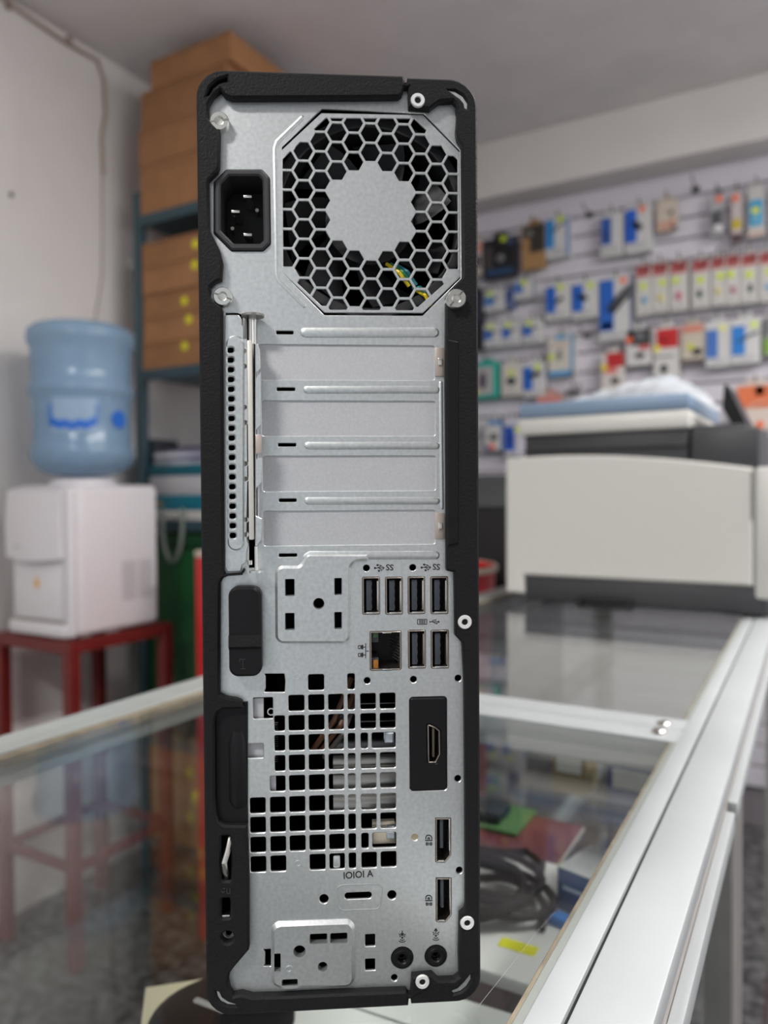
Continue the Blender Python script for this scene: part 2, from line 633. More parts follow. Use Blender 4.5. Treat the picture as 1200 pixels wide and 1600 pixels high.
# --- black frame that wraps the rear edge
inner = (zp(1, [(70, 235), (72, 180), (90, 148), (120, 122), (138, 146), (165, 157), (400, 156), (700, 154), (838, 152), (853, 140), (862, 112), (878, 110),
                (880, 192), (965, 200), (985, 184), (1005, 170), (1058, 166), (1072, 180), (1074, 235), (1070, 290),
                (1076, 320), (1094, 352), (1098, 878), (1046, 930), (1030, 958)])
         + zp(2, [(1028, 300), (1031, 700), (1032, 1060)])
         + zp(3, [(1034, 80), (1064, 86), (1067, 340), (1096, 372), (1104, 520), (1108, 1000)])
         + zp(4, [(1110, 490), (1106, 512), (1086, 530), (1082, 690), (1084, 776), (1062, 792), (1000, 794), (975, 770), (893, 778), (888, 852), (879, 852),
                  (868, 836), (700, 842), (560, 848), (400, 856), (250, 860), (205, 848), (172, 856), (158, 836), (152, 800), (158, 762), (176, 738), (236, 668), (236, 400), (228, 168),
                  (135, 166), (112, 150), (104, 120)])
         + zp(3, [(99, 1000), (97, 680), (108, 650), (132, 636), (216, 634), (205, 606), (185, 597), (140, 590), (117, 578), (117, 350), (119, 130), (130, 110), (150, 101), (210, 92)])
         + zp(2, [(218, 1070), (212, 1062), (205, 1080), (140, 1085), (133, 1070), (131, 700), (128, 32)])
         + zp(1, [(128, 1012), (126, 1000), (92, 975), (77, 948), (80, 916), (100, 898), (124, 888), (129, 820), (116, 765), (76, 685), (72, 488), (108, 452), (116, 430), (118, 290), (90, 262)]))
nt_, nb_ = zz(1, 868, 100), zz(4, 884, 862)
frame_out = roundpoly([(0, PH), (nt_[0] - 0.0006, PH), (nt_[0] - 0.0003, nt_[1]), (nt_[0] + 0.0004, nt_[1]), (nt_[0] + 0.0006, PH - 0.0006), (PW, PH - 0.0006),
                       (PW, 0.0006), (nb_[0] + 0.0006, 0.0006), (nb_[0] + 0.0004, nb_[1]), (nb_[0] - 0.0003, nb_[1]), (nb_[0] - 0.0006, 0), (0, 0)],
                      [0.0095, 0, 0, 0, 0, 0.0100, 0.0090, 0, 0, 0, 0, 0.0090], 7)
# silver crescents at the corners and the cut-outs of the frame
fh = [zp(1, [(62, 150), (78, 112), (110, 84), (148, 72), (150, 90), (118, 98), (92, 118), (76, 146)]),
      zp(1, [(1036, 124), (1066, 128), (1098, 148), (1118, 178), (1116, 202), (1104, 196), (1100, 176), (1084, 158), (1072, 150), (1056, 138)]),
      zp(4, [(1052, 836), (1078, 826), (1104, 800), (1130, 768), (1131, 790), (1112, 820), (1088, 838), (1060, 846)]),
      zp(4, [(104, 834), (116, 840), (126, 862), (152, 880), (180, 888), (184, 894), (150, 892), (122, 878), (108, 858)]),
      rr(4, 124, 208, 163, 390, 8), rr(4, 125, 460, 161, 540, 7), cc(4, 150, 618, 25)]
part(G().plate(frame_out, [inner] + fh, -0.0035, 0.0004, 0.0007), 'rear_frame', BLACKP, pc)
for q in fh[1:4]:      # bright folded tabs that show through the corner slits
    part(G().plate(offset_loop(q, -0.00005), [], -0.0026, 0.0002, 0.0001), 'corner_tab', STEEL, pc)
# recess behind frame holes: padlock loop, lock slot lip, threaded hole
p0, p1 = zz(4, 152, 225), zz(4, 146, 385)
path = [(p0[0] + 0.0006, -0.001, p0[1]), (p0[0] - 0.0002, -0.0034, p0[1] - 0.004), (p0[0] - 0.0013, -0.0045, p0[1] - 0.0075),
        (p1[0] - 0.0003, -0.0034, p1[1] + 0.003), (p1[0], -0.001, p1[1])]
part(G().tube(path, 0.0011, 10), 'padlock_loop', CHROME, pc)
c = zz(4, 143, 533)
part(G().box((c[0] - 0.0014, -0.003, c[1] - 0.0006), (c[0] + 0.0014, 0.0, c[1] + 0.0004), 0.0003), 'lock_slot_lip', CHROME, pc)
c = zz(4, 150, 618)
part(G().annulus((c[0], 0.0002, c[1]), (0, 1, 0), 0.0012, 0.0023, 0.004, 20), 'threaded_hole', CHROME, pc)
# grip pocket
gp = zp(3, [(97, 615), (228, 615), (228, 1043)]) + zp(4, [(230, 172), (100, 168)])
part(G().plate(gp, [], -0.0008, 0.0002, 0.0002), 'grip_pocket', BLACKS, pc)
a, b = zz(3, 186, 735), zz(4, 190, 110)
g = G().tube([(a[0], 0.0, a[1]), (a[0], -0.0004, a[1] - 0.004), (b[0], -0.0004, b[1] + 0.003), (b[0], 0.0, b[1])], [0.0022, 0.0034, 0.0034, 0.002], 14, flat_axis=(0, 1, 0), ry=0.0018)
part(g, 'grip_rib', BLACKS, pc)

# --- main steel panel with all of its openings
H = []
plate_out = roundpoly([zz(1, 64, 168), zz(1, 162, 74), (PW - 0.0014, PH - 0.0016), (PW - 0.0014, 0.0016), (0.0016, 0.0016)], [0, 0, 0.004, 0.004, 0.004], 4)
fan_oct = zp(1, [(530, 182), (366, 338), (371, 852), (540, 1024), (940, 1026), (1096, 872), (1092, 352), (945, 203)])
H.append(fan_oct)
H += [offset_loop(q, 0.0006) for q in fh[4:6]] + [cc(4, 150, 618, 20)]
H.append(rr(2, 143, 162, 184, 948, 10))
inlet = zp(1, [(140, 432), (285, 432), (316, 465), (320, 735), (290, 763), (160, 763), (90, 692), (90, 482)])
H.append(roundpoly(inlet, 0.001, 2))
latch_gap = zp(2, [(212, 42), (240, 42), (262, 60), (262, 1062), (232, 1062), (232, 950), (220, 940), (220, 110)])
H.append(latch_gap)
H.append(zp(1, [(136, 1016), (186, 1014), (200, 1020), (207, 1034), (206, 1052), (194, 1050), (190, 1036), (180, 1028), (136, 1028)]))
slits = [(343, 96, 413, 110), (345, 327, 420, 341), (350, 554, 424, 568), (354, 780, 426, 794), (354, 1004, 428, 1018)]
for s in slits:
    H.append(rr(2, *s, r=3))
covers = [(272, 154, 989, 297), (284, 382, 992, 525), (288, 606, 994, 749), (290, 829, 991, 969)]
for s in covers:
    H.append(rr(2, *s, r=10))
tray_holes = [(382, 117, 417, 182), (582, 113, 609, 178), (382, 255, 417, 320), (582, 251, 609, 316)]
TH = [rr(3, *s, r=2) for s in tray_holes] + [cc(3, 517, 215, 21)]
H += TH
usb3 = [(695, 109, 765, 260), (789, 109, 858, 260), (881, 107, 949, 258), (973, 107, 1043, 258)]
usb2 = [(882, 325, 952, 480), (975, 325, 1046, 480)]
for s in usb3 + usb2:
    H.append(rr(3, *s, r=5))
lan = (726, 330, 853, 488)
H.append(rr(3, *lan, r=5))
for x, y, r in ((711, 72, 14), (900, 70, 14), (714, 531, 14), (903, 526, 14), (1085, 521, 14), (1084, 930, 14)):
    H.append(cc(3, x, y, r))
hdmi = (887, 597, 1040, 980)
H.append(rr(3, *hdmi, r=14))
# vent grid, laid out square in the panel's own frame
cols = [(234, 298), (316, 380), (395, 460), (476, 541), (557, 620), (636, 666), (688, 751), (767, 831)]
CX = [(zz(3, a, 860)[0], zz(3, b, 860)[0]) for a, b in cols]
rows3 = [(590, 655), (672, 735), (752, 816), (834, 898), (917, 980), (1003, 1067), (1082, 1146), (1163, 1226), (1242, 1306)]
CZ = [(zz(3, 428, a)[1], zz(3, 428, b)[1]) for a, b in rows3]


def cell(c, r, x0=None, x1=None):
    a, b = CX[c]
    t, q = CZ[r]
    return roundpoly([(a if x0 is None else x0, t), (b if x1 is None else x1, t), (b if x1 is None else x1, q), (a if x0 is None else x0, q)], 0.0006, 2)


xm = zz(3, 337, 860)[0]
for r in range(9):
    for c in range(8):
        if c == 0 and r < 5: continue
        if c == 1 and r in (0,): continue
        if c == 2 and r == 8: continue
        if r in (2, 7) and c == 6:
            H.append(cell(6, r, None, zz(3, 718, 860)[0])); continue
        if r in (2, 7) and c == 7:
            H.append(cell(7, r, zz(3, 733, 860)[0], None)); continue
        if c == 1 and r in (1, 2, 3):
            H.append(cell(1, r, xm, None)); continue
        H.append(cell(c, r))
t, q = zz(3, 428, 507)[1], zz(3, 428, 572)[1]
for a, b in (CX[3], CX[5]):
    H.append(roundpoly([(a, t), (b, t), (b, q), (a, q)], 0.0006, 2))
H.append(roundpoly(zp(3, [(294, 503), (376, 503), (380, 530), (378, 578), (293, 578), (300, 562), (300, 515)]), 0.0003, 2))
H.append(rr(3, 249, 600, 330, 686, 4))
H.append(rr(3, 224, 787, 291, 847, 5))
dps = [(993, 152, 1055, 333), (995, 396, 1057, 576)]
for x0, y0, x1, y1 in dps:
    H.append(zp(4, [(x0, y0), (x1, y0), (x1, y1 - 30), (x1 - 24, y1), (x0, y1)]))
for x, y, r in ((908, 230, 14), (1090, 365, 14), (538, 482, 19), (815, 466, 19), (857, 722, 46), (994, 714, 46), (825, 803, 14)):
    H.append(cc(4, x, y, r, 20))
H.append(rr(4, 622, 455, 733, 482, 13, 5))
LH = [rr(4, 482, 615, 550, 652, 5), rr(4, 565, 612, 632, 650, 5), cc(4, 439, 685, 23), cc(4, 533, 747, 18)]
notch = zp(4, [(290, 688), (322, 686), (335, 694), (361, 694), (361, 766), (335, 766), (322, 756), (290, 756), (298, 748), (298, 700)])
notch2 = rr(4, 369, 800, 430, 834, 4)
LH += [notch, notch2]
H += LH
H += [rr(4, 706, 626, 747, 675, 3), rr(4, 706, 726, 747, 773, 3)]
part(G().plate(plate_out, H, 0.0, 0.0010, 0.00022), 'rear_panel', STEEL, pc)

# --- pressed ridges  and raised pads
def ridge(name, k, pts, w, h, n=10):
    P = [zz(k, x, y) for x, y in pts]
    P3 = [Vector((p[0], 0.0002, p[1])) for p in P]
    d0 = (P3[0] - P3[1]).normalized(); d1 = (P3[-1] - P3[-2]).normalized()
    W = w * MM
    path, rad = [], []
    for i in range(4):
        a = i / 4 * PI / 2
        path.append(P3[0] + d0 * (W * 0.0) + d0 * W * (math.cos(a) - 1 + 0.0)); rad.append(max(W * math.sin(a), W * 0.15))
    path += P3[1:-1] if len(P3) > 2 else []
    rad += [W] * (len(P3) - 2)
    for i in range(4):
        a = (3 - i) / 4 * PI / 2
        path.append(P3[-1] + d1 * W * (math.cos(a) - 1)); rad.append(max(W * math.sin(a), W * 0.15))
    path.insert(4, P3[0] - d0 * W); rad.insert(4, W)
    path.insert(len(path) - 4, P3[-1] - d1 * W); rad.insert(len(rad) - 4, W)
    return part(G().tube(path, rad, n, flat_axis=(0, 1, 0), ry=h), name, STEEL, pc)


ridge('pressed_ridge', 2, [(440, 103), (1008, 103)], 22, 0.0009)
ridge('pressed_ridge', 2, [(453, 336), (1012, 336)], 17, 0.0008)
ridge('pressed_ridge', 2, [(457, 564), (1012, 564)], 17, 0.0008)
ridge('pressed_ridge', 2, [(457, 789), (1012, 789)], 17, 0.0008)
ridge('pressed_ridge', 2, [(1014, 300), (1016, 560), (1019, 826)], 9, 0.0006)
ridge('pressed_ridge', 1, [(456, 212), (346, 318), (338, 345), (346, 860), (356, 885), (464, 992)], 10, 0.0006)
ridge('pressed_ridge', 3, [(455, 42), (480, 20), (1010, 20)], 19, 0.0008)
pad = roundpoly(zp(3, [(338, 62), (440, 62), (468, 12), (720, 12), (720, 42), (648, 46), (645, 378), (340, 378)]), [0.003, 0.002, 0.002, 0, 0, 0.003, 0.003, 0.003], 5)
part(G().plate(pad, TH, -0.0012, 0.0002, 0.0010, 0.0002), 'raised_pad', STEEL, pc)
pad = roundpoly(zp(4, [(322, 572), (664, 560), (664, 836), (322, 838)]), 0.0035, 5)
pad_holes = LH[:4] + [rr(4, 330, 696, 361, 765, 2), notch2]
part(G().plate(pad, pad_holes, -0.0016, 0.0002, 0.0013, 0.0002), 'raised_pad', STEEL, pc)
# knock-out outline round the serial port blank
lp = roundpoly(zp(4, [(590, 425), (778, 420), (768, 522), (600, 528)]), 0.002, 5)
part(G().tube([(p[0], 0.0, p[1]) for p in lp], 0.00022, 6, True), 'knockout_groove', mat('steel_scored', (0.36, 0.38, 0.39), 0.5, 0.7), pc)
for k, x, y, r in ((3, 429, 516, 14), (4, 433, 338, 14), (4, 397, 757, 15)):
    c = zz(k, x, y)
    yy = -0.0016 if (k == 4 and y > 700) else 0.0
    part(G().annulus((c[0], yy - 0.0003, c[1]), (0, 1, 0), r * MM * 0.55, r * MM, 0.0004, 16), 'dimple', STEEL, pc)

# --- fan grille
g0 = zz(1, 729, 597)
ox, oz = g0
pit = 78 * MM
hr = 33.5 * MM / math.cos(PI / 6)
def clip_poly(poly, win):
    def ins(p, a, b):
        return (b[0] - a[0]) * (p[1] - a[1]) - (b[1] - a[1]) * (p[0] - a[0])
    ar = sum(win[i - 1][0] * win[i][1] - win[i][0] * win[i - 1][1] for i in range(len(win)))
    s = 1 if ar > 0 else -1
    out = list(poly)
    for i in range(len(win)):
        a, b = win[i - 1], win[i]
        src, out = out, []
        for j in range(len(src)):
            p, q = src[j - 1], src[j]
            dp, dq = s * ins(p, a, b), s * ins(q, a, b)
            if dp >= 0:
                out.append(p)
            if (dp >= 0) != (dq >= 0):
                t = dp / (dp - dq)
                out.append((p[0] + (q[0] - p[0]) * t, p[1] + (q[1] - p[1]) * t))
        if not out:
            return []
    res = []
    for p in out:
        if not res or math.hypot(p[0] - res[-1][0], p[1] - res[-1][1]) > 1e-5:
            res.append(p)
    if len(res) > 2 and math.hypot(res[0][0] - res[-1][0], res[0][1] - res[-1][1]) < 1e-5:
        res.pop()
    return res


clip_hull = [(p[0], p[1]) for p in zp(1, [(369, 385), (545, 219), (905, 221), (1083, 388), (1085, 846), (905, 1003), (545, 1000), (372, 838)])]
FH = []
for ci in range(-5, 6):
    for ri in range(-6, 7):
        cx = ox + ci * pit * math.cos(PI / 6)
        cz = oz + (ri + (0.5 if ci % 2 else 0)) * pit
        if math.hypot(cx - ox, cz - oz) < 196 * MM:
            continue
        hx = [(cx + hr * math.cos(PI / 3 * i), cz + hr * math.sin(PI / 3 * i)) for i in range(6)]
        q = clip_poly(hx, clip_hull)
        if len(q) < 3:
            continue
        ar = abs(sum(q[i - 1][0] * q[i][1] - q[i][0] * q[i - 1][1] for i in range(len(q)))) / 2
        if ar < (0.10 if abs(cz - oz) > 350 * MM and abs(cx - ox) < 215 * MM else 0.3) * 2.598 * hr * hr:
            continue
        FH.append(q)
part(G().plate([(p[0], p[1]) for p in offset_loop(zp(1, [(528, 200), (366, 352), (371, 848), (540, 1010), (940, 1012), (1096, 862), (1092, 362), (940, 208)]), 0.0002)], FH, 0.0002, 0.0011, 0.0002), 'fan_grille', STEEL, pc)

# --- fan behind the grille
fan_y = 0.010
part(G().plate(circle((ox, oz), 0.0375, 40), [circle((ox, oz), 0.0335, 40)], fan_y - 0.003, fan_y + 0.016, 0.0005), 'fan_ring', DARKG, pc)
fan = part(G().cyl((ox, fan_y, oz), (0, 1, 0), 0.0165, 0.012, 28), 'fan_hub', DARKG, pc)
for i in range(7):
    a0 = 2 * PI * i / 7 + 0.2
    loops = []
    for j in range(5):
        rad = 0.0155 + j * 0.0042
        a = a0 + j * 0.09
        w = 0.30
        pts = []
        for (da, dy) in ((-w, 0.001), (w, 0.010), (w, 0.0112), (-w, 0.0022)):
            pts.append((ox + rad * math.cos(a + da), fan_y + dy, oz + rad * math.sin(a + da)))
        loops.append(pts)
    part(G().ring(loops), 'fan_blade', mat('fan_blade_grey', (0.022, 0.022, 0.025), 0.5, spec=0.3), pc)
for (x0, y0, x1, y1, col) in ((795, 805, 885, 905, (0.75, 0.55, 0.02)), (812, 805, 905, 905, (0.02, 0.22, 0.10)), (835, 808, 915, 900, (0.03, 0.20, 0.25)),
                              (905, 905, 950, 930, (0.03, 0.30, 0.28)), (920, 915, 975, 985, (0.80, 0.60, 0.02))):
    a, b = zz(1, x0, y0, 0.005), zz(1, x1, y1, 0.005)
    part(G().tube([(a[0], 0.008, a[1]), ((a[0] + b[0]) / 2 + 0.0003, 0.0045, (a[1] + b[1]) / 2 + 0.0004), (b[0], 0.0055, b[1])], 0.0007, 8), 'fan_wire',
         mat('wire_%d_%d' % (col[0] * 100, col[1] * 100), col, 0.4), pc)

# --- mains inlet
rim_o = roundpoly(offset_loop(inlet, -0.0002), 0.001, 2)
rim_i = roundpoly(offset_loop(inlet, -0.0024), 0.001, 2)
inl = part(G().plate(rim_o, [rim_i], -0.0012, 0.016, 0.0006), 'mains_inlet', DARKG, pc)
part(G().plate(rim_o, [], 0.0155, 0.017, 0), 'inlet_floor', DARK, inl)
for x, y in ((228, 545), (179, 606), (229, 700)):
    c = zz(1, x, y, 0.004)
    part(G().box((c[0] - 0.0015, 0.0028, c[1] - 0.0005), (c[0] + 0.0015, 0.0155, c[1] + 0.0005), 0.0002), 'inlet_pin', CHROME, inl)
for x, y in ((266, 600), (166, 674), (268, 744)):
    c = zz(1, x, y, 0.012)
    part(G().cyl((c[0], 0.011, c[1]), (0, 1, 0), 0.0007, 0.004, 10), 'inlet_contact', BRONZE, inl)

# --- screws and rivets
def screw(name, k, x, y, r, h, m, slot=None, base=0.0006):
    c = zz(k, x, y, -h)
    R = r * MM
    o = part(G().lathe([(R * 0.01, base), (R, base), (R, -h + 0.0005), (R * 0.9, -h), (R * 0.5, -h), (R * 0.36, -h + 0.0008), (R * 0.01, -h + 0.0009)], (c[0], 0, c[1]), 24, 'y'), name, m, pc)
    if slot is not None:
        dx, dz = math.cos(slot) * R, math.sin(slot) * R
        nx, nz = -math.sin(slot) * R * 0.09, math.cos(slot) * R * 0.09
        for s in (-1, 1):
            a = Vector((c[0] + s * dx * 0.48, 0, c[1] + s * dz * 0.48)); b = Vector((c[0] + s * dx * 1.0, 0, c[1] + s * dz * 1.0))
            vs = []
            for yy in (-h - 0.00006, -h + 0.0003):
                vs += [(a.x - nx, yy, a.z - nz), (b.x - nx, yy, b.z - nz), (b.x + nx, yy, b.z + nz), (a.x + nx, yy, a.z + nz)]
            gg = G(); gg.add(vs, [(0, 1, 2, 3), (4, 5, 6, 7), (0, 1, 5, 4), (1, 2, 6, 5), (2, 3, 7, 6), (3, 0, 4, 7)])
            part(gg, 'slot', mat('screw_slot', (0.25, 0.24, 0.22), 0.4, 1.0), o)
    return o


screw('screw', 1, 110, 230, 38, 0.0030, NICKEL, 0.15)
screw('screw', 1, 124, 946, 38, 0.0030, NICKEL, -0.35)
screw('screw', 1, 1079, 955, 39, 0.0062, NICKEL, 0.85)
for k, x, y in ((1, 921, 145), (3, 1113, 293), (4, 1123, 582), (4, 940, 823)):
    o = screw('rivet', k, x, y, 29, 0.0040, RIVET, None, -0.0032)
    c = zz(k, x, y, -0.0040)
    part(G().cyl((c[0], -0.0034, c[1]), (0, 1, 0), 0.0008, 0.0006, 12), 'rivet_bore', mat('rivet_bore_dark', (0.06, 0.05, 0.04), 0.5), o)

# --- expansion slot covers, clips and latch
for s in covers:
    lp = rr(2, *s, r=10)
    part(G().plate(offset_loop(lp, 0.0006), [], 0.0006, 0.0016, 0), 'slot_cover', STEEL2, pc)
for y0, y1 in ((166, 283), (838, 946)):
    a, b, c2, d = *zz(2, 990, y1), *zz(2, 1029, y0)
    cl = part(G().box((a, -0.0006, b), (c2, 0.0004, d), 0.0002), 'slot_clip', mat('clip_bronze_steel', (0.55, 0.48, 0.42), 0.4, 0.8), pc)
    c = zz(2, 1010, (y0 + y1) / 2)
    part(G().box((c[0] - 0.0009, -0.0013, c[1] - 0.0014), (c[0] + 0.0009, -0.0005, c[1] + 0.0014), 0.0004), 'clip_tab', CHROME, cl)
bar_ = zp(2, [(1034, 140), (1078, 150), (1078, 960), (1036, 970)])
part(G().plate(bar_, [], -0.0042, -0.0034, 0.0004), 'side_ledge', BLACKS, pc)
# latch: perforated bracket, hinge rod, flap
lat_o = roundpoly(zp(2, [(135, 34), (190, 34), (205, 52), (205, 75), (222, 95), (226, 140), (226, 930), (232, 965), (222, 1000), (222, 1040), (205, 1050), (200, 1076), (146, 1078), (136, 1060)]), 0.0006, 2)
lh = []
y_first, y_last = 178, 930
for i in range(20):
    y = y_first + (y_last - y_first) * i / 19
    x = 159 + 9 * i / 19
    lh.append(rr(2, x - 13, y - 11, x + 13, y + 11, 7, 2))
bites = []
for y, x in ((181, 212), (243, 215), (410, 216), (472, 218), (639, 220), (701, 221), (866, 222), (926, 222)):
    bites.append(cc(2, x, y, 9, 12))
lb = part(G().plate(lat_o, lh + bites, -0.0010, -0.0001, 0.0002), 'latch_bracket', STEEL, pc)
c0, c1 = zz(2, 180, 155), zz(2, 184, 955)
pill = roundpoly(zp(2, [(141, 118), (214, 118), (214, 990), (148, 990)]), 0.0031, 6)
part(G().plate(pill, lh, -0.0017, -0.0008, 0.0005), 'pressed_channel', STEEL, lb)
lw = mat('cream_zinc_rod', (0.62, 0.60, 0.55), 0.45, 0.3)
a, b = zz(2, 234, 135, -0.0075), zz(2, 241, 948, -0.0075)
part(G().box((a[0] - 0.0008, -0.0080, b[1]), (a[0] + 0.0009, -0.0006, a[1]), 0.0004), 'hinge_plate', lw, pc)
flap = zp(2, [(258, 148), (268, 150), (276, 172), (280, 250), (262, 268), (262, 290), (281, 262), (282, 480), (262, 500), (262, 518), (283, 520), (284, 590), (262, 600), (262, 620), (284, 612),
              (285, 715), (262, 738), (262, 850), (285, 862), (285, 945), (268, 970), (258, 975)], -0.0065)
part(G().plate(flap, [], -0.0070, -0.0062, 0.0002), 'latch_flap', STEEL, pc)
a, b = zz(2, 260, 596, -0.0071), zz(2, 283, 520, -0.0071)
part(G().box((a[0], -0.0073, a[1]), (b[0], -0.0069, b[1]), 0.0001), 'latch_spring_tab', mat('pink_brass', (0.55, 0.46, 0.42), 0.4, 0.6), pc)
a, b = zz(2, 264, 160, -0.0065), zz(2, 264, 965, -0.0065)
part(G().box((a[0] - 0.0002, -0.0063, b[1]), (a[0] + 0.0003, 0.0004, a[1])), 'latch_web', STEEL, pc)
a, b = zz(2, 240, 40, -0.003), zz(2, 245, 140, -0.003)
part(G().tube([(a[0] + 0.0002, -0.003, a[1]), (a[0] + 0.0002, -0.003, b[1] - 0.001)], 0.0010, 12), 'hinge_pin', CHROME, pc)
a2 = zz(2, 256, 40, -0.003)
part(G().tube([(a2[0], -0.0034, a2[1]), (a2[0], -0.0034, b[1] - 0.001)], 0.0005, 8), 'hinge_pin', CHROME, pc)
c = zz(1, 252, 1026, -0.004)
g = G().cyl((c[0] - 0.0003, -0.0042, c[1] - 0.0005), (0, 0, 1), 0.0040, 0.0008, 24)
part(g, 'hinge_tab', mat('tab_grey_steel', (0.26, 0.26, 0.25), 0.4, 0.8), pc)
c = zz(1, 222, 1055, 0)
part(G().box((c[0] - 0.0012, -0.0012, c[1] - 0.006), (c[0] + 0.0004, 0.0004, c[1] + 0.0035), 0.0003), 'hinge_bracket', mat('tab_grey_steel', (0.26, 0.26, 0.25), 0.4, 0.8), pc)
c = zz(2, 262, 1078, -0.004)
part(G().cyl((c[0], -0.0032, c[1] - 0.0004), (0, 0, 1), 0.0026, 0.0007, 20), 'hinge_tab', STEEL, pc)
a, b = zz(2, 261, 975, -0.003), zz(2, 263, 1072, -0.003)
part(G().tube([(a[0], -0.003, a[1]), (b[0], -0.003, b[1])], 0.0006, 8), 'hinge_pin', CHROME, pc)
c = zz(2, 236, 1050, -0.001)
part(G().cyl((c[0], -0.0005, c[1]), (0, 0, 1), 0.0009, 0.0016, 12), 'hinge_pin', CHROME, pc)

# --- black release lever
lev = rr(3, 149, 148, 283, 515, 38, 6, dep=-0.005)
lv = part(G().plate(lev, [], -0.0052, 0.0003, 0.0009), 'release_lever', BLACKS, pc)
a = rr(3, 149, 345, 282, 405, 4, 2, dep=-0.0055)
x0, z0_, x1, z1_ = ext(a)
part(G().ring([[(x, y, z) for (y, z) in ((-0.0050, z0_), (-0.0062, z0_ + 0.0012), (-0.0056, z1_), (-0.0050, z1_))] for x in (x0, x1)]), 'lever_bend', BLACKP, lv)
c = zz(3, 208, 460, -0.0053)
g = G()
for (ax, az, bx, bz) in ((-0.0012, 0.0014, 0.0008, 0.0014), (-0.0012, 0.0014, -0.0012, 0.0004), (0.0, 0.0014, 0.0, -0.002), (-0.0008, -0.002, 0.0008, -0.002)):
    g.box((c[0] + min(ax, bx) - 0.0001, -0.00535, c[1] + min(az, bz) - 0.0001), (c[0] + max(ax, bx) + 0.0001, -0.0051, c[1] + max(az, bz) + 0.0001))
part(g, 'lock_symbol', DARKG, lv)

# --- ports
def shell_port(name, lp, m, depth=0.011, t=0.0004, proud=0.0002):
    i = offset_loop(lp, -0.0001)
    return part(G().plate(i, [offset_loop(i, -t)], -proud, depth, 0.0001), name, m, pc)


for kind, L in (('usb', usb3), ('usb', usb2)):
    for q, s in enumerate(L):
        lp = rr(3, *s, r=5)
        x0, z0_, x1, z1_ = ext(lp)
        sh = shell_port('usb_port', lp, BRONZE)
        part(G().plate(lp, [], 0.0105, 0.0115, 0), 'port_floor', DARK, sh)
        tx = x0 + (x1 - x0) * 0.38
        blue = L is usb3
        part(G().box((tx - 0.0010, 0.0008, z0_ + 0.0012), (tx + 0.0010, 0.0105, z1_ - 0.0012), 0.0002), 'port_tongue',
             mat('usb_tongue', (0.035, 0.042, 0.055), 0.4), sh)
        for j in range(4):
            zc = z0_ + 0.0026 + j * (z1_ - z0_ - 0.0052) / 3
            part(G().box((tx + 0.0009, 0.001, zc - 0.0005), (tx + 0.00115, 0.009, zc + 0.0005)), 'contact', mat('usb_contact', (0.14, 0.12, 0.11), 0.35, 0.8), sh)
        part(G().box((x0 + 0.0013, -0.0004, z0_ + 0.0002), (x1 - 0.0003, 0.004, z0_ + 0.0008), 0.0001), 'shell_lip', CHROME, sh)
        if L is usb3 or True:
            part(G().box((x1 - 0.0010, -0.0002, z0_ + 0.0014), (x1 - 0.00055, 0.006, z1_ - 0.0014), 0.0001), 'shell_spring', CHROME if L is usb3 else BRONZE, sh)
lp = rr(3, *lan, r=5)
x0, z0_, x1, z1_ = ext(lp)
sh = shell_port('network_port', lp, BRONZE, 0.014)
part(G().plate(lp, [], 0.0135, 0.0145, 0), 'port_floor', DARK, sh)
part(G().box((x0 + 0.0004, 0.0012, z1_ - 0.0042), (x0 + 0.0032, 0.013, z1_ - 0.0004), 0.0002), 'led_housing', DARKG, sh)
part(G().box((x0 + 0.0004, 0.0012, z0_ + 0.0004), (x0 + 0.0032, 0.013, z0_ + 0.0044), 0.0002), 'led_housing', DARKG, sh)
part(G().box((x0 + 0.0012, 0.0006, z1_ - 0.0024), (x0 + 0.0030, 0.004, z1_ - 0.0004), 0.0002), 'green_led', mat('led_green', (0.03, 0.08, 0.03), 0.3), sh)
part(G().box((x0 + 0.0012, 0.0006, z0_ + 0.0006), (x0 + 0.0030, 0.004, z0_ + 0.0036), 0.0002), 'amber_led', mat('led_amber', (0.30, 0.11, 0.008), 0.3), sh)
for j in range(8):
    zc = z0_ + 0.0030 + j * (z1_ - z0_ - 0.0060) / 7
    part(G().tube([(x1 - 0.0008, 0.002, zc), (x1 - 0.0034, 0.009, zc + 0.0006)], 0.00018, 6), 'contact', mat('lan_contact', (0.22, 0.21, 0.20), 0.35, 0.9), sh)
for zc in (z0_ + 0.0003, z1_ - 0.0005):
    part(G().box(((x0 + x1) / 2 - 0.0012, -0.0004, zc - 0.0002), ((x0 + x1) / 2 + 0.0022, 0.003, zc + 0.0003), 0.0001), 'shell_lip', CHROME, sh)
# video add-on module
lp = rr(3, *hdmi, r=14)
mod_o = offset_loop(lp, -0.0002)
hp = roundpoly(zp(3, [(960, 708), (992, 720), (1010, 735), (1012, 830), (994, 866), (962, 866)]), 0.0004, 2)
vm = part(G().plate(mod_o, [hp], -0.0002, 0.012, 0.0006), 'video_module', BLACKS, pc)
part(G().plate(hp, [offset_loop(hp, -0.00045)], -0.0003, 0.010, 0.0001), 'video_port_shell', BRONZE, vm)
part(G().plate(hp, [], 0.0095, 0.0105, 0), 'video_port_floor', DARK, vm)
a, b = zz(3, 984, 845), zz(3, 990, 725)
part(G().box((a[0] - 0.0003, 0.0006, a[1]), (a[0] + 0.0005, 0.0095, b[1]), 0.0001), 'video_port_tongue', mat('bronze_tongue', (0.10, 0.08, 0.06), 0.4, 0.5), vm)
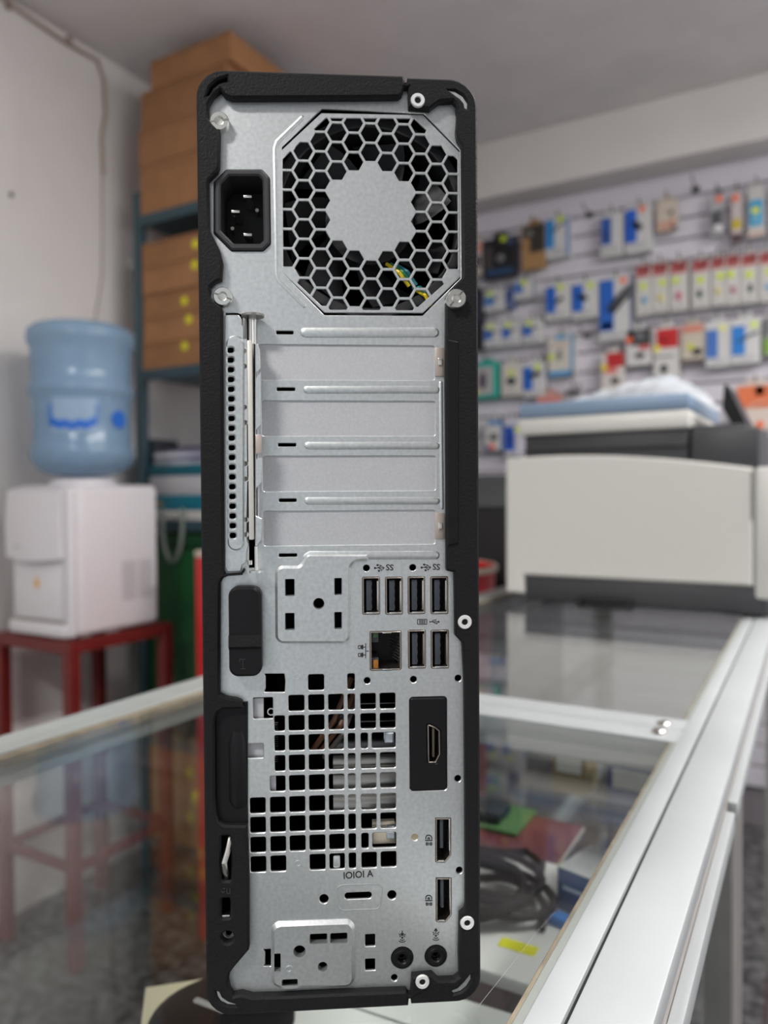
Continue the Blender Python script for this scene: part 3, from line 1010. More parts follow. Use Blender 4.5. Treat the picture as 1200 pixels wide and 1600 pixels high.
# display ports
for x0_, y0_, x1_, y1_ in dps:
    lp = zp(4, [(x0_, y0_), (x1_, y0_), (x1_, y1_ - 30), (x1_ - 24, y1_), (x0_, y1_)])
    sh = shell_port('display_port', lp, BRONZE, 0.011, 0.0004)
    part(G().plate(lp, [], 0.0105, 0.0115, 0), 'port_floor', DARK, sh)
    X0, Z0_, X1, Z1_ = ext(lp)
    part(G().box((X0 + 0.0018, 0.0008, Z0_ + 0.005), (X0 + 0.0030, 0.0105, Z1_ - 0.0008), 0.0002), 'port_tongue', mat('usb_tongue', (0.035, 0.042, 0.055), 0.4), sh)
    part(G().box((X1 - 0.0008, -0.0003, Z0_ + 0.0045), (X1 - 0.0004, 0.004, Z1_ - 0.0004), 0.0001), 'shell_spring', CHROME, sh)
    part(G().box((X0 + 0.0009, -0.0003, Z0_ + 0.0005), (X0 + 0.0031, 0.003, Z0_ + 0.0011), 0.0001), 'shell_lip', CHROME, sh)
# audio jacks
for x, y in ((857, 722), (994, 714)):
    c = zz(4, x, y)
    R = 45 * MM
    j = part(G().lathe([(R * 0.40, 0.010), (R * 0.40, -0.0004), (R * 0.5, -0.0008), (R * 0.74, -0.0009), (R * 0.78, -0.0003), (R * 0.97, -0.0002), (R * 0.97, 0.010)], (c[0], 0, c[1]), 28, 'y'), 'audio_jack', BLACKS, pc)
    part(G().annulus((c[0], 0.002, c[1]), (0, 1, 0), R * 0.30, R * 0.42, 0.006, 20), 'jack_sleeve', DARKG, j)
    part(G().box((c[0] + R * 0.14, 0.0005, c[1] - R * 0.40), (c[0] + R * 0.26, 0.004, c[1] - R * 0.28)), 'jack_contact', CHROME, j)
c = zz(4, 908, 230)
part(G().cyl((c[0], 0.0006, c[1]), (0, 1, 0), 0.0013, 0.003, 16), 'brass_standoff', mat('brass', (0.50, 0.42, 0.28), 0.4, 0.9), pc)

# --- what shows through the vents
hs_m = mat('heatsink_aluminium', (0.66, 0.65, 0.62), 0.3, 1.0)
xa, xb = zz(3, 575, 900, 0.03)[0], zz(3, 850, 900, 0.03)[0]
for (y, rr_, m_) in ((935, 0.0048, hs_m), (1030, 0.0052, hs_m), (790, 0.0030, mat('heatsink_dark', (0.2, 0.2, 0.2), 0.35, 1.0)), (860, 0.0030, hs_m)):
    zc = zz(3, 760, y, 0.03)[1]
    part(G().tube([(xa, 0.032, zc), (xb, 0.032, zc)], rr_, 18), 'heat_pipe', m_, pc)
for y in (618, 640, 690, 716):
    zc = zz(3, 760, y, 0.02)[1]
    part(G().box((xa + 0.009, 0.018, zc - 0.0002), (xb, 0.05, zc + 0.0002)), 'heatsink_fin', mat('heatsink_dark', (0.2, 0.2, 0.2), 0.35, 1.0), pc)
a = rr(3, 785, 745, 824, 786, 4, dep=0.003)
part(G().plate(a, [], 0.003, 0.008, 0.0006), 'white_clip', mat('clip_white', (0.62, 0.68, 0.74), 0.4), pc)
a = rr(4, 738, 192, 833, 268, 3, dep=0.004)
part(G().plate(a, [], 0.006, 0.012, 0.0004), 'beige_connector', mat('connector_beige', (0.52, 0.47, 0.37), 0.5), pc)
a = rr(4, 792, 193, 828, 238, 3, dep=0.003)
part(G().plate(a, [], 0.003, 0.006, 0.0004), 'white_clip', mat('clip_white', (0.62, 0.68, 0.74), 0.4), pc)
for (x0_, y0_, x1_, y1_, col) in ((650, 520, 485, 830, (0.16, 0.07, 0.035)), (668, 560, 520, 830, (0.16, 0.07, 0.035)), (640, 600, 560, 720, (0.03, 0.03, 0.03)), (668, 610, 540, 850, (0.12, 0.10, 0.09))):
    a, b = zz(3, x0_, y0_, 0.02), zz(3, x1_, y1_, 0.02)
    part(G().tube([(a[0], 0.02, a[1]), ((a[0] + b[0]) / 2 + 0.001, 0.014, (a[1] + b[1]) / 2), (b[0], 0.022, b[1])], 0.0011, 8), 'inner_cable', mat('cable_%d' % (col[0] * 1000), col, 0.45), pc)
c = zz(4, 590, 335, 0.0)
part(G().box((c[0] - 0.0013, 0.0006, c[1] - 0.0022), (c[0] + 0.0013, 0.0016, c[1] + 0.0024), 0.0006), 'shield_finger', STEEL, pc)
c = zz(3, 588, 577, 0.0)
part(G().box((c[0] - 0.0018, 0.0006, c[1] - 0.0010), (c[0] + 0.0018, 0.0014, c[1] + 0.0012), 0.0005), 'shield_finger', STEEL, pc)
for y0_, y1_ in ((702, 738), (760, 812), (842, 862)):
    y = y0_
    while y < y1_:
        a = zz(3, 345, y, 0.004)
        part(G().tube([(a[0] - 0.001, 0.004, a[1]), (a[0] + 0.0005, 0.003, a[1] + 0.0003)], 0.00022, 5), 'spring_coil', NICKEL, pc)
        y += 9
c = zz(3, 322, 658, 0.002)
part(G().annulus((c[0], 0.002, c[1]), (0, 1, 0), 0.0010, 0.0014, 0.0006, 20), 'spring_eye', NICKEL, pc)
a = rr(3, 250, 602, 292, 685, 2, dep=0.002)
part(G().plate(a, [], 0.002, 0.003, 0.0001), 'inner_bracket', STEEL2, pc)
a = rr(3, 222, 785, 293, 850, 2, dep=0.002)
part(G().plate(a, [], 0.0022, 0.003, 0.0001), 'inner_bracket', STEEL2, pc)
a = rr(3, 312, 915, 342, 984, 2, dep=0.002)
part(G().plate(a, [], 0.0022, 0.003, 0.0001), 'inner_bracket', STEEL2, pc)

# --- printed symbols (thin ink on the steel)
def ink(name, segs, dep=-0.00012, dots=(), fills=()):
    g = G()
    for a, b, w in segs:
        a, b = Vector(a), Vector(b)
        d = (b - a)
        if d.length < 1e-7:
            continue
        d.normalize()
        n = Vector((-d.y, d.x)) * (w / 2)
        q = [a - n, b - n, b + n, a + n]
        g.add([(p.x, dep, p.y) for p in q] + [(p.x, 0.0, p.y) for p in q], [(0, 1, 2, 3), (0, 1, 5, 4), (1, 2, 6, 5), (2, 3, 7, 6), (3, 0, 4, 7)])
    for c, r in dots:
        g.cyl((c[0], dep, c[1]), (0, 1, 0), r, -dep, 12)
    return part(g, name, INK, pc, smooth=0)


def segs(k, L, w):
    return [(zz(k, a, b), zz(k, c, d), w * MM) for a, b, c, d in L]


def lettering(body, size, k, x, y, rot=0.0, sx=1.0):
    v, f = text_mesh(body, size)
    c = zz(k, x, y)
    cr, sr = math.cos(rot), math.sin(rot)
    g = G()
    g.add([(c[0] + (p[0] * sx * cr - p[1] * sr), -0.00012, c[1] + (p[0] * sx * sr + p[1] * cr)) for p in v], f)
    return part(g, 'printed_lettering', INK, pc, smooth=0)


lettering('IOIOI A', 0.0036, 4, 677, 383, 0.04, 0.92)
for dx, dy in ((0, 0), (190, -2)):
    S = segs(3, [(744 + dx, 72 + dy, 784 + dx, 71 + dy), (757 + dx, 71 + dy, 772 + dx, 63 + dy), (762 + dx, 72 + dy, 774 + dx, 81 + dy),
                 (772 + dx, 63 + dy, 766 + dx, 60 + dy), (774 + dx, 81 + dy, 770 + dx, 82 + dy)], 3.0)
    S += segs(3, [(756 + dx, 60 + dy, 766 + dx, 60 + dy), (766 + dx, 60 + dy, 784 + dx, 71 + dy), (784 + dx, 71 + dy, 770 + dx, 83 + dy)], 2.6)
    ink('usb_symbol', S, dots=[(zz(3, 746 + dx, 72 + dy), 4.5 * MM), (zz(3, 756 + dx, 60 + dy), 4.5 * MM), (zz(3, 762 + dx, 83 + dy), 4.5 * MM)])
    lettering('SS', 0.0031, 3, 806 + dx, 68 + dy, PI - 0.05)
S = segs(3, [(919, 281, 957, 281), (957, 281, 957, 301), (957, 301, 919, 301), (919, 301, 919, 281)], 3)
S += segs(3, [(925, y, 952, y) for y in (286, 291, 296)], 2) + segs(3, [(x, 283, x, 299) for x in (929, 938, 947)], 2)
ink('keyboard_symbol', S)
S = segs(3, [(968, 291, 1008, 291), (975, 291, 986, 284), (986, 284, 993, 284), (982, 291, 992, 298), (992, 298, 998, 298)], 3)
ink('usb_symbol', S, dots=[(zz(3, 1005, 291), 4 * MM), (zz(3, 970, 291), 3 * MM), (zz(3, 993, 284), 2.8 * MM), (zz(3, 998, 298), 2.8 * MM)])
S = []
for y in (394, 426):
    S += segs(3, [(678, y - 6, 688, y - 6), (688, y - 6, 688, y + 6), (688, y + 6, 678, y + 6), (678, y + 6, 678, y - 6), (688, y, 708, y)], 3.4)
    S += segs(3, [(694, y - 9, 694, y + 9)], 8)
S += segs(3, [(708, 378, 708, 440), (708, 410, 720, 410)], 3)
ink('network_symbol', S)
for y in (241, 486):
    S = segs(4, [(950, y + 2, 980, y + 2), (953, y - 3, 953, y - 12), (953, y - 12, 958, y - 19), (958, y - 19, 970, y - 19), (970, y - 19, 977, y - 12), (977, y - 12, 977, y - 2)], 4.0)
    S += segs(4, [(961, y - 4, 961, y - 9), (961, y - 9, 968, y - 10), (968, y - 10, 969, y - 4), (961, y - 4, 969, y - 4)], 3.4)
    S += segs(4, [(952, y + 13, 980, y + 13), (957, y + 8, 957, y + 24), (974, y + 8, 974, y + 24), (952, y + 19, 980, y + 19)], 3.0)
    S = [s for s in S]
    ink('display_port_symbol', S)
for x, y, up in ((857, 636, False), (994, 628, True)):
    S = segs(4, [(x, y - 26, x, y - 4)], 3.4)
    if up:
        S += segs(4, [(x, y - 26, x - 6, y - 15), (x, y - 26, x + 6, y - 15)], 4)
    else:
        S += segs(4, [(x, y - 6, x - 5, y - 15), (x, y - 6, x + 5, y - 15)], 5)
    for sgn in (-1, 1):
        S += segs(4, [(x + sgn * 5, y - 6, x + sgn * 14, y - 12), (x + sgn * 6, y - 1, x + sgn * 12, y - 3)], 3)
    for r_ in (12, 20):
        for i in range(4):
            a0, a1 = PI / 2 - 0.75 + i * 0.375, PI / 2 - 0.75 + (i + 1) * 0.375
            S += segs(4, [(x + r_ * math.cos(a0), y + 2 + r_ * math.sin(a0), x + r_ * math.cos(a1), y + 2 + r_ * math.sin(a1))], 3)
    ink('audio_symbol', S, dots=[(zz(4, x, y + 3), 4.2 * MM)])
S = segs(4, [(125, 428, 132, 436), (132, 436, 140, 428), (140, 420, 132, 418), (148, 418, 148, 438), (148, 438, 160, 438), (160, 438, 160, 418)], 3)
o = ink('lock_symbol', S, dep=-0.0037)
o.data.materials[0] = DARKG

# ------------------------------------------------------------------ glass display counter
scene.cycles.transparent_max_bounces = 32
ct = thing('display_counter', 'glass topped display counter in white aluminium frame, under the computer and printer', 'counter', (-0.30, 0.60, 0))
Y0, YM0, YM1, Y1 = -0.70, 0.600, 0.662, 2.30
WP = dict(world=True)
for a, b in ((Y0 + 0.03, YM0 + 0.004), (YM1 - 0.004, Y1 - 0.03)):
    part(G().box((-0.518, a, 0.994), (-0.086, b, 1.0), 0.0006, 1), 'glass_top', GLASS, ct, **WP)
    part(G().box((-0.0938, a, 0.9935), (-0.0922, b, 1.0004), 0.0003, 1), 'glass_seal', SEAL, ct, **WP)
    part(G().box((-0.0922, a, 0.9935), (-0.0885, b, 1.0006), 0.0005, 1), 'bead_strip', mat('grey_green_bead', (0.24, 0.26, 0.245), 0.6), ct, **WP)
    part(G().box((-0.515, a, 0.9935), (-0.506, b, 1.0006), 0.0005, 1), 'glass_seal', SEAL, ct, **WP)
part(G().box((-0.0885, Y0, 0.955), (-0.0764, Y1, 1.0012), 0.0008), 'inner_rail', ALU, ct, **WP)
part(G().box((-0.0748, Y0, 0.990), (-0.0478, Y1, 1.0016), 0.0012), 'outer_rail', ALU, ct, **WP)
part(G().box((-0.0766, Y0, 0.960), (-0.0746, Y1, 0.999)), 'rail_joint', DARK, ct, **WP)
part(G().box((-0.556, Y0, 0.976), (-0.534, Y1, 1.0012), 0.0015), 'outer_rail', ALU2, ct, **WP)
part(G().box((-0.5335, Y0, 0.976), (-0.515, Y1, 1.0020), 0.0015), 'inner_rail', ALU2, ct, **WP)
cr_ = part(G().box((-0.515, YM0, 0.975), (-0.0885, YM1 - 0.030, 1.0012), 0.0012), 'cross_rail', ALU, ct, **WP)
cr2 = part(G().box((-0.515, YM1 - 0.0305, 0.975), (-0.0885, YM1, 1.0016), 0.0012), 'cross_rail', ALU, ct, **WP)
for yy in (0.618, 0.640):
    s = G().ball((-0.104, yy, 1.0015), 0.006, 0.006, 0.0035, 8)
    part(s, 'screw', CHROME, cr_ if yy < 0.63 else cr2, **WP)
part(G().box((-0.515, Y1 - 0.04, 0.955), (-0.0885, Y1, 1.001), 0.0012), 'end_rail', ALU, ct, **WP)
part(G().box((-0.515, Y0, 0.955), (-0.0885, Y0 + 0.04, 1.001), 0.0012), 'end_rail', ALU, ct, **WP)
# door track on the shopkeeper's side
for a, b in ((Y0, 0.545), (0.562, Y1)):
    part(G().box((-0.0498, a, 0.9645), (-0.0440, b, 0.9770), 0.0006), 'door_track', ALU, ct, **WP)
part(G().box((-0.0746, Y0, 0.945), (-0.0500, Y1, 0.9898)), 'track_web', mat('beige_track_web', (0.40, 0.37, 0.35), 0.5), ct, **WP)
# posts and lower panels
for x0, x1 in ((-0.556, -0.516), (-0.090, -0.050)):
    for y in (Y0, 0.61, Y1 - 0.04):
        part(G().box((x0, y, 0.0), (x1, y + 0.04, 0.955), 0.002, 1), 'post', ALUG, ct, **WP)
part(G().box((-0.548, Y0 + 0.03, 0.40), (-0.543, Y1 - 0.03, 0.978)), 'side_glass', GLASS2, ct, **WP)
part(G().box((-0.556, Y0, 0.36), (-0.535, Y1, 0.40), 0.002, 1), 'lower_rail', ALU, ct, **WP)
part(G().box((-0.556, Y0, 0.02), (-0.545, Y1, 0.36)), 'base_panel', ALUG, ct, **WP)
part(G().box((-0.545, Y0, 0.34), (-0.06, Y1, 0.36)), 'base_board', mat('dark_laminate', (0.05, 0.03, 0.03), 0.4), ct, **WP)
# sliding doors: frame stiles with glass
for a, b in ((0.05, 0.725), (0.727, 1.45)):
    d = part(G().box((-0.066, a + 0.03, 0.42), (-0.061, b - 0.03, 0.92)), 'sliding_door', GLASS2, ct, **WP)
    for y in (a, b - 0.035):
        part(G().box((-0.072, y, 0.38), (-0.055, y + 0.035, 0.955), 0.002, 1), 'door_stile', ALUG, d, **WP)
    part(G().box((-0.072, a + 0.035, 0.925), (-0.055, b - 0.035, 0.955), 0.002, 1), 'door_rail', ALUG, d, **WP)
# shelf
part(G().box((-0.515, Y0 + 0.05, 0.842), (-0.10, 1.9, 0.848), 0.0006, 1), 'glass_shelf', GLASS2, ct, **WP)
for y in (0.58,):
    part(G().box((-0.10, y, 0.834), (-0.088, y + 0.03, 0.842)), 'shelf_bracket', CHROME, ct, **WP)
# a long pale hairline on the glass beside the computer
part(G().tube([(-0.1060, 0.255, 1.00002), (-0.1040, 0.283, 1.00002), (-0.1025, 0.309, 1.00002), (-0.1000, 0.331, 1.00002)], 0.00004, 4),
     'glass_hairline', mat('hairline_white', (0.5, 0.53, 0.53), 0.6), ct, **WP)

# ------------------------------------------------------------------ goods under the glass
ZS = 0.848


def shelf_at(px, py, z=ZS):
    D = CF + CR * ((px - 600) / FPX) - CU * ((py - 800) / FPX)
    t = (z - CAMP.z) / D.z
    return CAMP + D * t


OFFW = mat('off_white_card', (0.62, 0.62, 0.60), 0.6)
t = thing('flat_white_box', 'flat white carton lying under the glass, black cable coil resting on it', 'box', (-0.232, 0.572, ZS))
part(G().box((-0.10, -0.087, 0), (0.128, 0.087, 0.010), 0.002), 'carton', OFFW, t)
part(G().box((0.032, -0.056, 0.0098), (0.060, -0.044, 0.0106), 0.0003, 1), 'yellow_label', flat(215, 215, 30), t)
part(G().box((-0.10, -0.003, 0.0098), (0.128, -0.001, 0.0101)), 'lid_seam', flat(120, 120, 118), t)
t = thing('flat_white_box', 'pale flat carton under the glass beside the lower right corner of the computer', 'box', (-0.205, 0.385, ZS), 0.06)
part(G().box((-0.085, -0.10, 0), (0.062, 0.060, 0.014), 0.002), 'carton', mat('pale_card', (0.56, 0.58, 0.56), 0.6), t)
part(G().box((-0.085, 0.020, 0.0138), (0.062, 0.022, 0.0142)), 'lid_seam', flat(110, 118, 112), t)
# black cable coil
t = thing('cable_coil', 'coiled black cable in a bundle under the glass right of the computer', 'cable', (-0.232, 0.566, ZS + 0.010))
cab = mat('black_cable_rubber', (0.008, 0.008, 0.009), 0.5, spec=0.25)
path = []
for i in range(120):
    a = i / 120 * 2 * PI * 6
    r = 0.034 + 0.009 * math.sin(i * 0.37) + 0.006 * math.sin(i * 0.11)
    path.append((r * 1.15 * math.cos(a) + 0.004 * math.sin(i * 0.7), r * math.sin(a), 0.006 + 0.012 * (0.5 + 0.5 * math.sin(i * 0.23)) + 0.004))
part(G().tube(path, 0.0034, 8), 'coil', cab, t)
part(G().tube([(0.030, 0.02, 0.012), (0.042, 0.012, 0.014), (0.052, 0.0, 0.010), (0.056, -0.020, 0.004)], 0.0032, 8), 'cable_end', cab, t)
part(G().tube([(-0.020, 0.030, 0.012), (-0.004, 0.052, 0.018), (0.016, 0.060, 0.020), (0.034, 0.050, 0.018), (0.040, 0.022, 0.014)], 0.0034, 8), 'cable_loop', cab, t)
part(G().box((-0.045, -0.012, 0.004), (-0.028, 0.012, 0.016), 0.003), 'plug', BLACKS, t)
# blue and white box
c = shelf_at(866, 1415)
t = thing('gadget_box', 'small blue gadget box with white top and oval window under the glass', 'box', (-0.135, 0.602, ZS + 0.010), -0.27)
part(G().box((-0.0355, -0.0262, 0), (0.024, 0.0262, 0.034), 0.0012), 'carton', flat(30, 84, 138), t)
part(G().box((-0.0353, -0.0260, 0.0336), (0.0238, 0.0260, 0.0346), 0.0003, 1), 'white_lid', flat(225, 228, 230), t)
part(G().cyl((0.004, 0.000, 0.0344), (0, 0, 1), 0.015, 0.0006, 28), 'oval_window', flat(70, 74, 76), t)
part(G().box((-0.03, -0.0267, 0.018), (0.01, -0.0260, 0.021)), 'printed_line', flat(190, 205, 220), t)
t = thing('blue_sleeve', 'bright blue plastic strip lying at the foot of the gadget box', 'strip', (-0.152, 0.562, ZS + 0.0102), -0.2)
part(G().box((-0.024, -0.006, 0), (0.026, 0.006, 0.008), 0.0025), 'strip', flat(52, 128, 208), t)
part(G().box((-0.024, -0.0062, 0.004), (0.026, -0.0055, 0.005)), 'fold', flat(30, 90, 160), t)
# further goods deeper in the case, seen between the reflections
t = thing('maroon_folder', 'maroon folder lying flat behind the white carton under the glass', 'folder', (-0.30, 0.712, ZS))
part(G().box((-0.13, -0.045, 0), (0.10, 0.045, 0.006), 0.002), 'cover', flat(92, 40, 46), t)
part(G().box((-0.128, -0.043, 0.0015), (0.101, 0.046, 0.0045)), 'pages', flat(180, 175, 170), t)
t = thing('green_blister_pack', 'green blister pack on the maroon folder under the glass', 'package', (-0.30, 0.728, ZS + 0.006))
part(G().box((-0.05, -0.03, 0), (0.05, 0.035, 0.004), 0.001), 'card', flat(66, 104, 58), t)
part(G().box((-0.03, -0.022, 0.004), (0.03, 0.015, 0.016), 0.005), 'device', flat(30, 38, 44), t)
for i, (x, y, w, d, h, c_, nm, lb) in enumerate((
        (-0.17, 0.86, 0.05, 0.05, 0.06, (38, 66, 120), 'ink_box', 'navy carton standing at the back under the glass near the right rail'),
        (-0.24, 0.87, 0.04, 0.05, 0.07, (130, 110, 66), 'ink_box', 'ochre carton standing at the back under the glass beside the navy one'),
        (-0.42, 0.86, 0.06, 0.05, 0.05, (170, 52, 40), 'ink_box', 'orange red carton under the glass behind the computer'))):
    t = thing(nm, lb, 'box', (x, y, ZS))
    part(G().box((-w / 2, -d / 2, 0), (w / 2, d / 2, h), 0.001), 'carton', flat(*c_), t)
    part(G().box((-w / 2 + 0.006, -d / 2 - 0.0006, h * 0.35), (w / 2 - 0.006, -d / 2 + 0.0004, h * 0.7)), 'front_label', flat(205, 205, 200), t)
# round black gadget and cream card at the lower left of the computer
t = thing('round_black_speaker', 'round black gadget under the glass at the foot of the computer', 'gadget', (-0.318, 0.352, ZS + 0.0012))
part(G().lathe([(0.001, 0), (0.040, 0), (0.046, 0.006), (0.045, 0.014), (0.036, 0.020), (0.001, 0.022)], (0, 0, 0), 36), 'body', BLACKS, t)
part(G().box((-0.02, -0.004, 0.0205), (0.004, 0.0, 0.0225), 0.0005, 1), 'painted_glint', flat(150, 150, 150), t)  # grey strip, a glint painted onto the black top
t = thing('cream_card', 'cream printed card lying under the round black gadget', 'card', (-0.362, 0.364, ZS), 0.75)
part(G().box((-0.026, -0.026, 0), (0.030, 0.028, 0.0011), 0.0003, 1), 'card', flat(205, 198, 170), t)
part(G().box((-0.02, -0.02, 0.001), (0.02, -0.016, 0.0014)), 'printed_line', flat(120, 118, 100), t)
# black bags low in the case, behind the sliding door
bagm = mat('black_shiny_bag', (0.008, 0.009, 0.011), 0.4, spec=0.4, bump=1.0, bscale=35)
for i, (x, y, r) in enumerate(((-0.20, 0.60, 0.10), (-0.21, 0.84, 0.11), (-0.19, 1.10, 0.10))):
    t = thing('black_bag', ('crumpled black plastic bag in the counter, %s' % ('nearest the camera', 'middle of the three bags', 'farthest of the three bags')[i]), 'bag', (x, y, 0.36), 0.4 * i, 'black bags inside the counter')
    g = G().ball((0, 0, 0.16), r, r * 1.05, 0.16, 14)
    for v in g.bm.verts:
        s = 1 + 0.13 * math.sin(v.co.x * 70 + i) * math.cos(v.co.z * 55) + 0.08 * math.sin(v.co.y * 90 + 2 * i)
        v.co.x *= s; v.co.y *= s
        v.co.z = max(0.0, v.co.z)
    part(g, 'bag_body', bagm, t)
    part(G().tube([(0, 0, 0.29), (0.01, 0, 0.33), (0.03, 0.01, 0.36)], [0.035, 0.012, 0.03], 10), 'tied_neck', bagm, t)

# ------------------------------------------------------------------ printer on the counter
pr = thing('laser_printer', 'large white multifunction printer with charcoal tray and blue-grey scanner lid on the counter', 'printer', (-0.470, 1.262, 1.0), -0.027)
g = G()
prof = []
n = 12
for i in range(n + 1):
    x = 0.0 + 0.392 * i / n
    prof.append((x, 0.247 + 0.010 * math.sin(PI * min(1.0, (i + 3) / (n + 3))) - 0.020 * (i / n) ** 2))
front = [(0.0, 0.018), (0.033, 0.018), (0.033, 0.050), (0.392, 0.050)] + prof[::-1]
g.plate(front, [], 0.0, 0.39, 0.003)
part(g, 'front_cover', PRW, pr)
part(G().box((0.394, 0.002, 0.030), (0.440, 0.39, 0.228), 0.006), 'side_column', PRW, pr)
part(G().box((0.392, 0.003, 0.05), (0.3945, 0.38, 0.225)), 'column_seam', flat(120, 122, 116), pr)
part(G().box((0.389, -0.0006, 0.150), (0.3915, 0.002, 0.222)), 'cover_latch_slot', flat(120, 122, 116), pr)
part(G().box((0.0335, 0.004, 0.006), (0.410, 0.38, 0.0495), 0.005), 'paper_tray', PRD, pr)
th = part(G().plate([(0.128, 0.0185), (0.217, 0.0185), (0.217, 0.001), (0.128, 0.001)], [[(0.134, 0.0145), (0.211, 0.0145), (0.211, 0.0045), (0.134, 0.0045)]], -0.010, 0.006, 0.0006), 'tray_handle', DARK, pr)
for x in (0.06, 0.36):
    for y in (0.05, 0.33):
        part(G().cyl((x, y, 0), (0, 0, 1), 0.012, 0.008, 16), 'foot', DARK, pr)
part(G().box((0.030, 0.012, 0.225), (0.300, 0.36, 0.298), 0.006), 'upper_body', PRD, pr)
part(G().box((0.302, 0.012, 0.215), (0.400, 0.36, 0.290), 0.006), 'upper_body', PRD, pr)
part(G().box((0.032, 0.009, 0.262), (0.299, 0.014, 0.266), 0.001, 1), 'body_crease', DARK, pr)
part(G().box((0.024, 0.000, 0.292), (0.303, 0.345, 0.321), 0.005), 'scanner_base', PRW, pr)
part(G().box((0.024, 0.000, 0.321), (0.303, 0.345, 0.347), 0.006), 'scanner_lid', PRB, pr)
# output flap standing up on the right
g = G()
V = [(0.3465, 0.05, 0.3600), (0.3500, 0.05, 0.3610), (0.3860, 0.05, 0.2800), (0.3800, 0.05, 0.2755), (0.3600, 0.05, 0.2925), (0.3440, 0.05, 0.3230)]
V2 = [(x, 0.19, z) for x, y, z in V]
g.ring([V, V2])
part(g, 'control_flap', BLACKS, pr)
part(G().box((0.302, 0.02, 0.285), (0.382, 0.2, 0.296), 0.003), 'flap_hinge', PRD, pr)
# crinkled film on the lid
t = thing('plastic_sheet', 'crumpled clear plastic sheet lying on the printer lid', 'plastic sheet', (-0.44, 1.27, 1.347), -0.027)
g = G()
NX, NY = 26, 18
vs = []
for j in range(NY + 1):
    for i in range(NX + 1):
        u, v = i / NX, j / NY
        x, y = 0.075 + 0.205 * u, 0.03 + 0.28 * v
        h = 0.002 + 0.042 * max(0, math.sin(PI * u ** 1.5) ** 0.7) * math.sin(PI * min(1, 0.9 * v + 0.14)) ** 0.6
        h += 0.0035 * math.sin(9 * u + 5 * v) * math.cos(13 * v - 4 * u) + 0.002 * math.sin(31 * u + 17 * v)
        vs.append((x, y, max(0.001, h)))
fs = [(j * (NX + 1) + i, j * (NX + 1) + i + 1, (j + 1) * (NX + 1) + i + 1, (j + 1) * (NX + 1) + i) for j in range(NY) for i in range(NX)]
g.add(vs, fs)
part(g, 'sheet', FILM, t)

# ------------------------------------------------------------------ behind the counter
t = thing('black_floor_cabinet', 'black cabinet with sloping grey top behind the counter left of the printer', 'cabinet', (-1.0, 1.95, 0))
part(G().box((-0.36, -0.20, 0), (0.36, 0.25, 1.16), 0.008), 'body', mat('black_cabinet_paint', (0.006, 0.006, 0.007), 0.6, spec=0.25), t)
g = G()
g.ring([[(-0.36, -0.20, 1.161), (-0.36, 0.25, 1.161), (-0.36, 0.25, 1.245), (-0.36, -0.02, 1.245)], [(0.36, -0.20, 1.161), (0.36, 0.25, 1.161), (0.36, 0.25, 1.245), (0.36, -0.02, 1.245)]])
part(g, 'sloping_top', mat('grey_cabinet_top', (0.05, 0.052, 0.056), 0.7, spec=0.2), t)
part(G().box((-0.01, -0.205, 0.1), (0.01, -0.198, 1.1)), 'door_gap', DARK, t)
t = thing('red_bin', 'round red bin with cream rim behind the counter, just left of the printer', 'bin', (-0.80, 1.55, 0))
part(G().lathe([(0.001, 0.0), (0.135, 0.0), (0.185, 1.020), (0.178, 1.020), (0.13, 0.02), (0.001, 0.02)], (0, 0, 0), 36), 'body', REDB, t)
part(G().annulus((0, 0, 1.020), (0, 0, 1), 0.1848, 0.190, 0.012, 36), 'rim', flat(205, 195, 175), t)
part(G().lathe([(0.001, 1.016), (0.1845, 1.016), (0.1845, 1.030), (0.12, 1.034), (0.001, 1.036)], (0, 0, 0), 36), 'lid', mat('matt_red_lid', (0.50, 0.010, 0.012), 0.9, spec=0.05), t)

# ------------------------------------------------------------------ water dispenser on its stand
st = thing('dispenser_stand', 'red painted steel stand carrying the water dispenser', 'stand', (-1.76, 1.39, 0))
sx0, sx1, sy0, sy1 = -0.145, 0.165, -0.155, 0.190
for x in (sx0, sx1 - 0.032):
    for y in (sy0, sy1 - 0.032):
        part(G().box((x, y, 0), (x + 0.032, y + 0.032, 0.800), 0.002, 1), 'leg', REDP, st)
for (a, b) in (((sx0, sy0), (sx1, sy0 + 0.032)), ((sx0, sy1 - 0.032), (sx1, sy1)), ((sx0, sy0 + 0.032), (sx0 + 0.032, sy1 - 0.032)), ((sx1 - 0.032, sy0 + 0.032), (sx1, sy1 - 0.032))):
    part(G().box((*a, 0.800), (*b, 0.832), 0.002, 1), 'top_rail', REDP, st)
for (a, b) in (((sx0 + 0.032, sy0 + 0.006), (sx1 - 0.032, sy0 + 0.026)), ((sx0 + 0.032, sy1 - 0.026), (sx1 - 0.032, sy1 - 0.006)), ((sx0 + 0.006, sy0 + 0.032), (sx0 + 0.026, sy1 - 0.032)), ((sx1 - 0.026, sy0 + 0.032), (sx1 - 0.006, sy1 - 0.032))):
    part(G().box((*a, 0.245), (*b, 0.268), 0.002, 1), 'lower_rail', REDP, st)

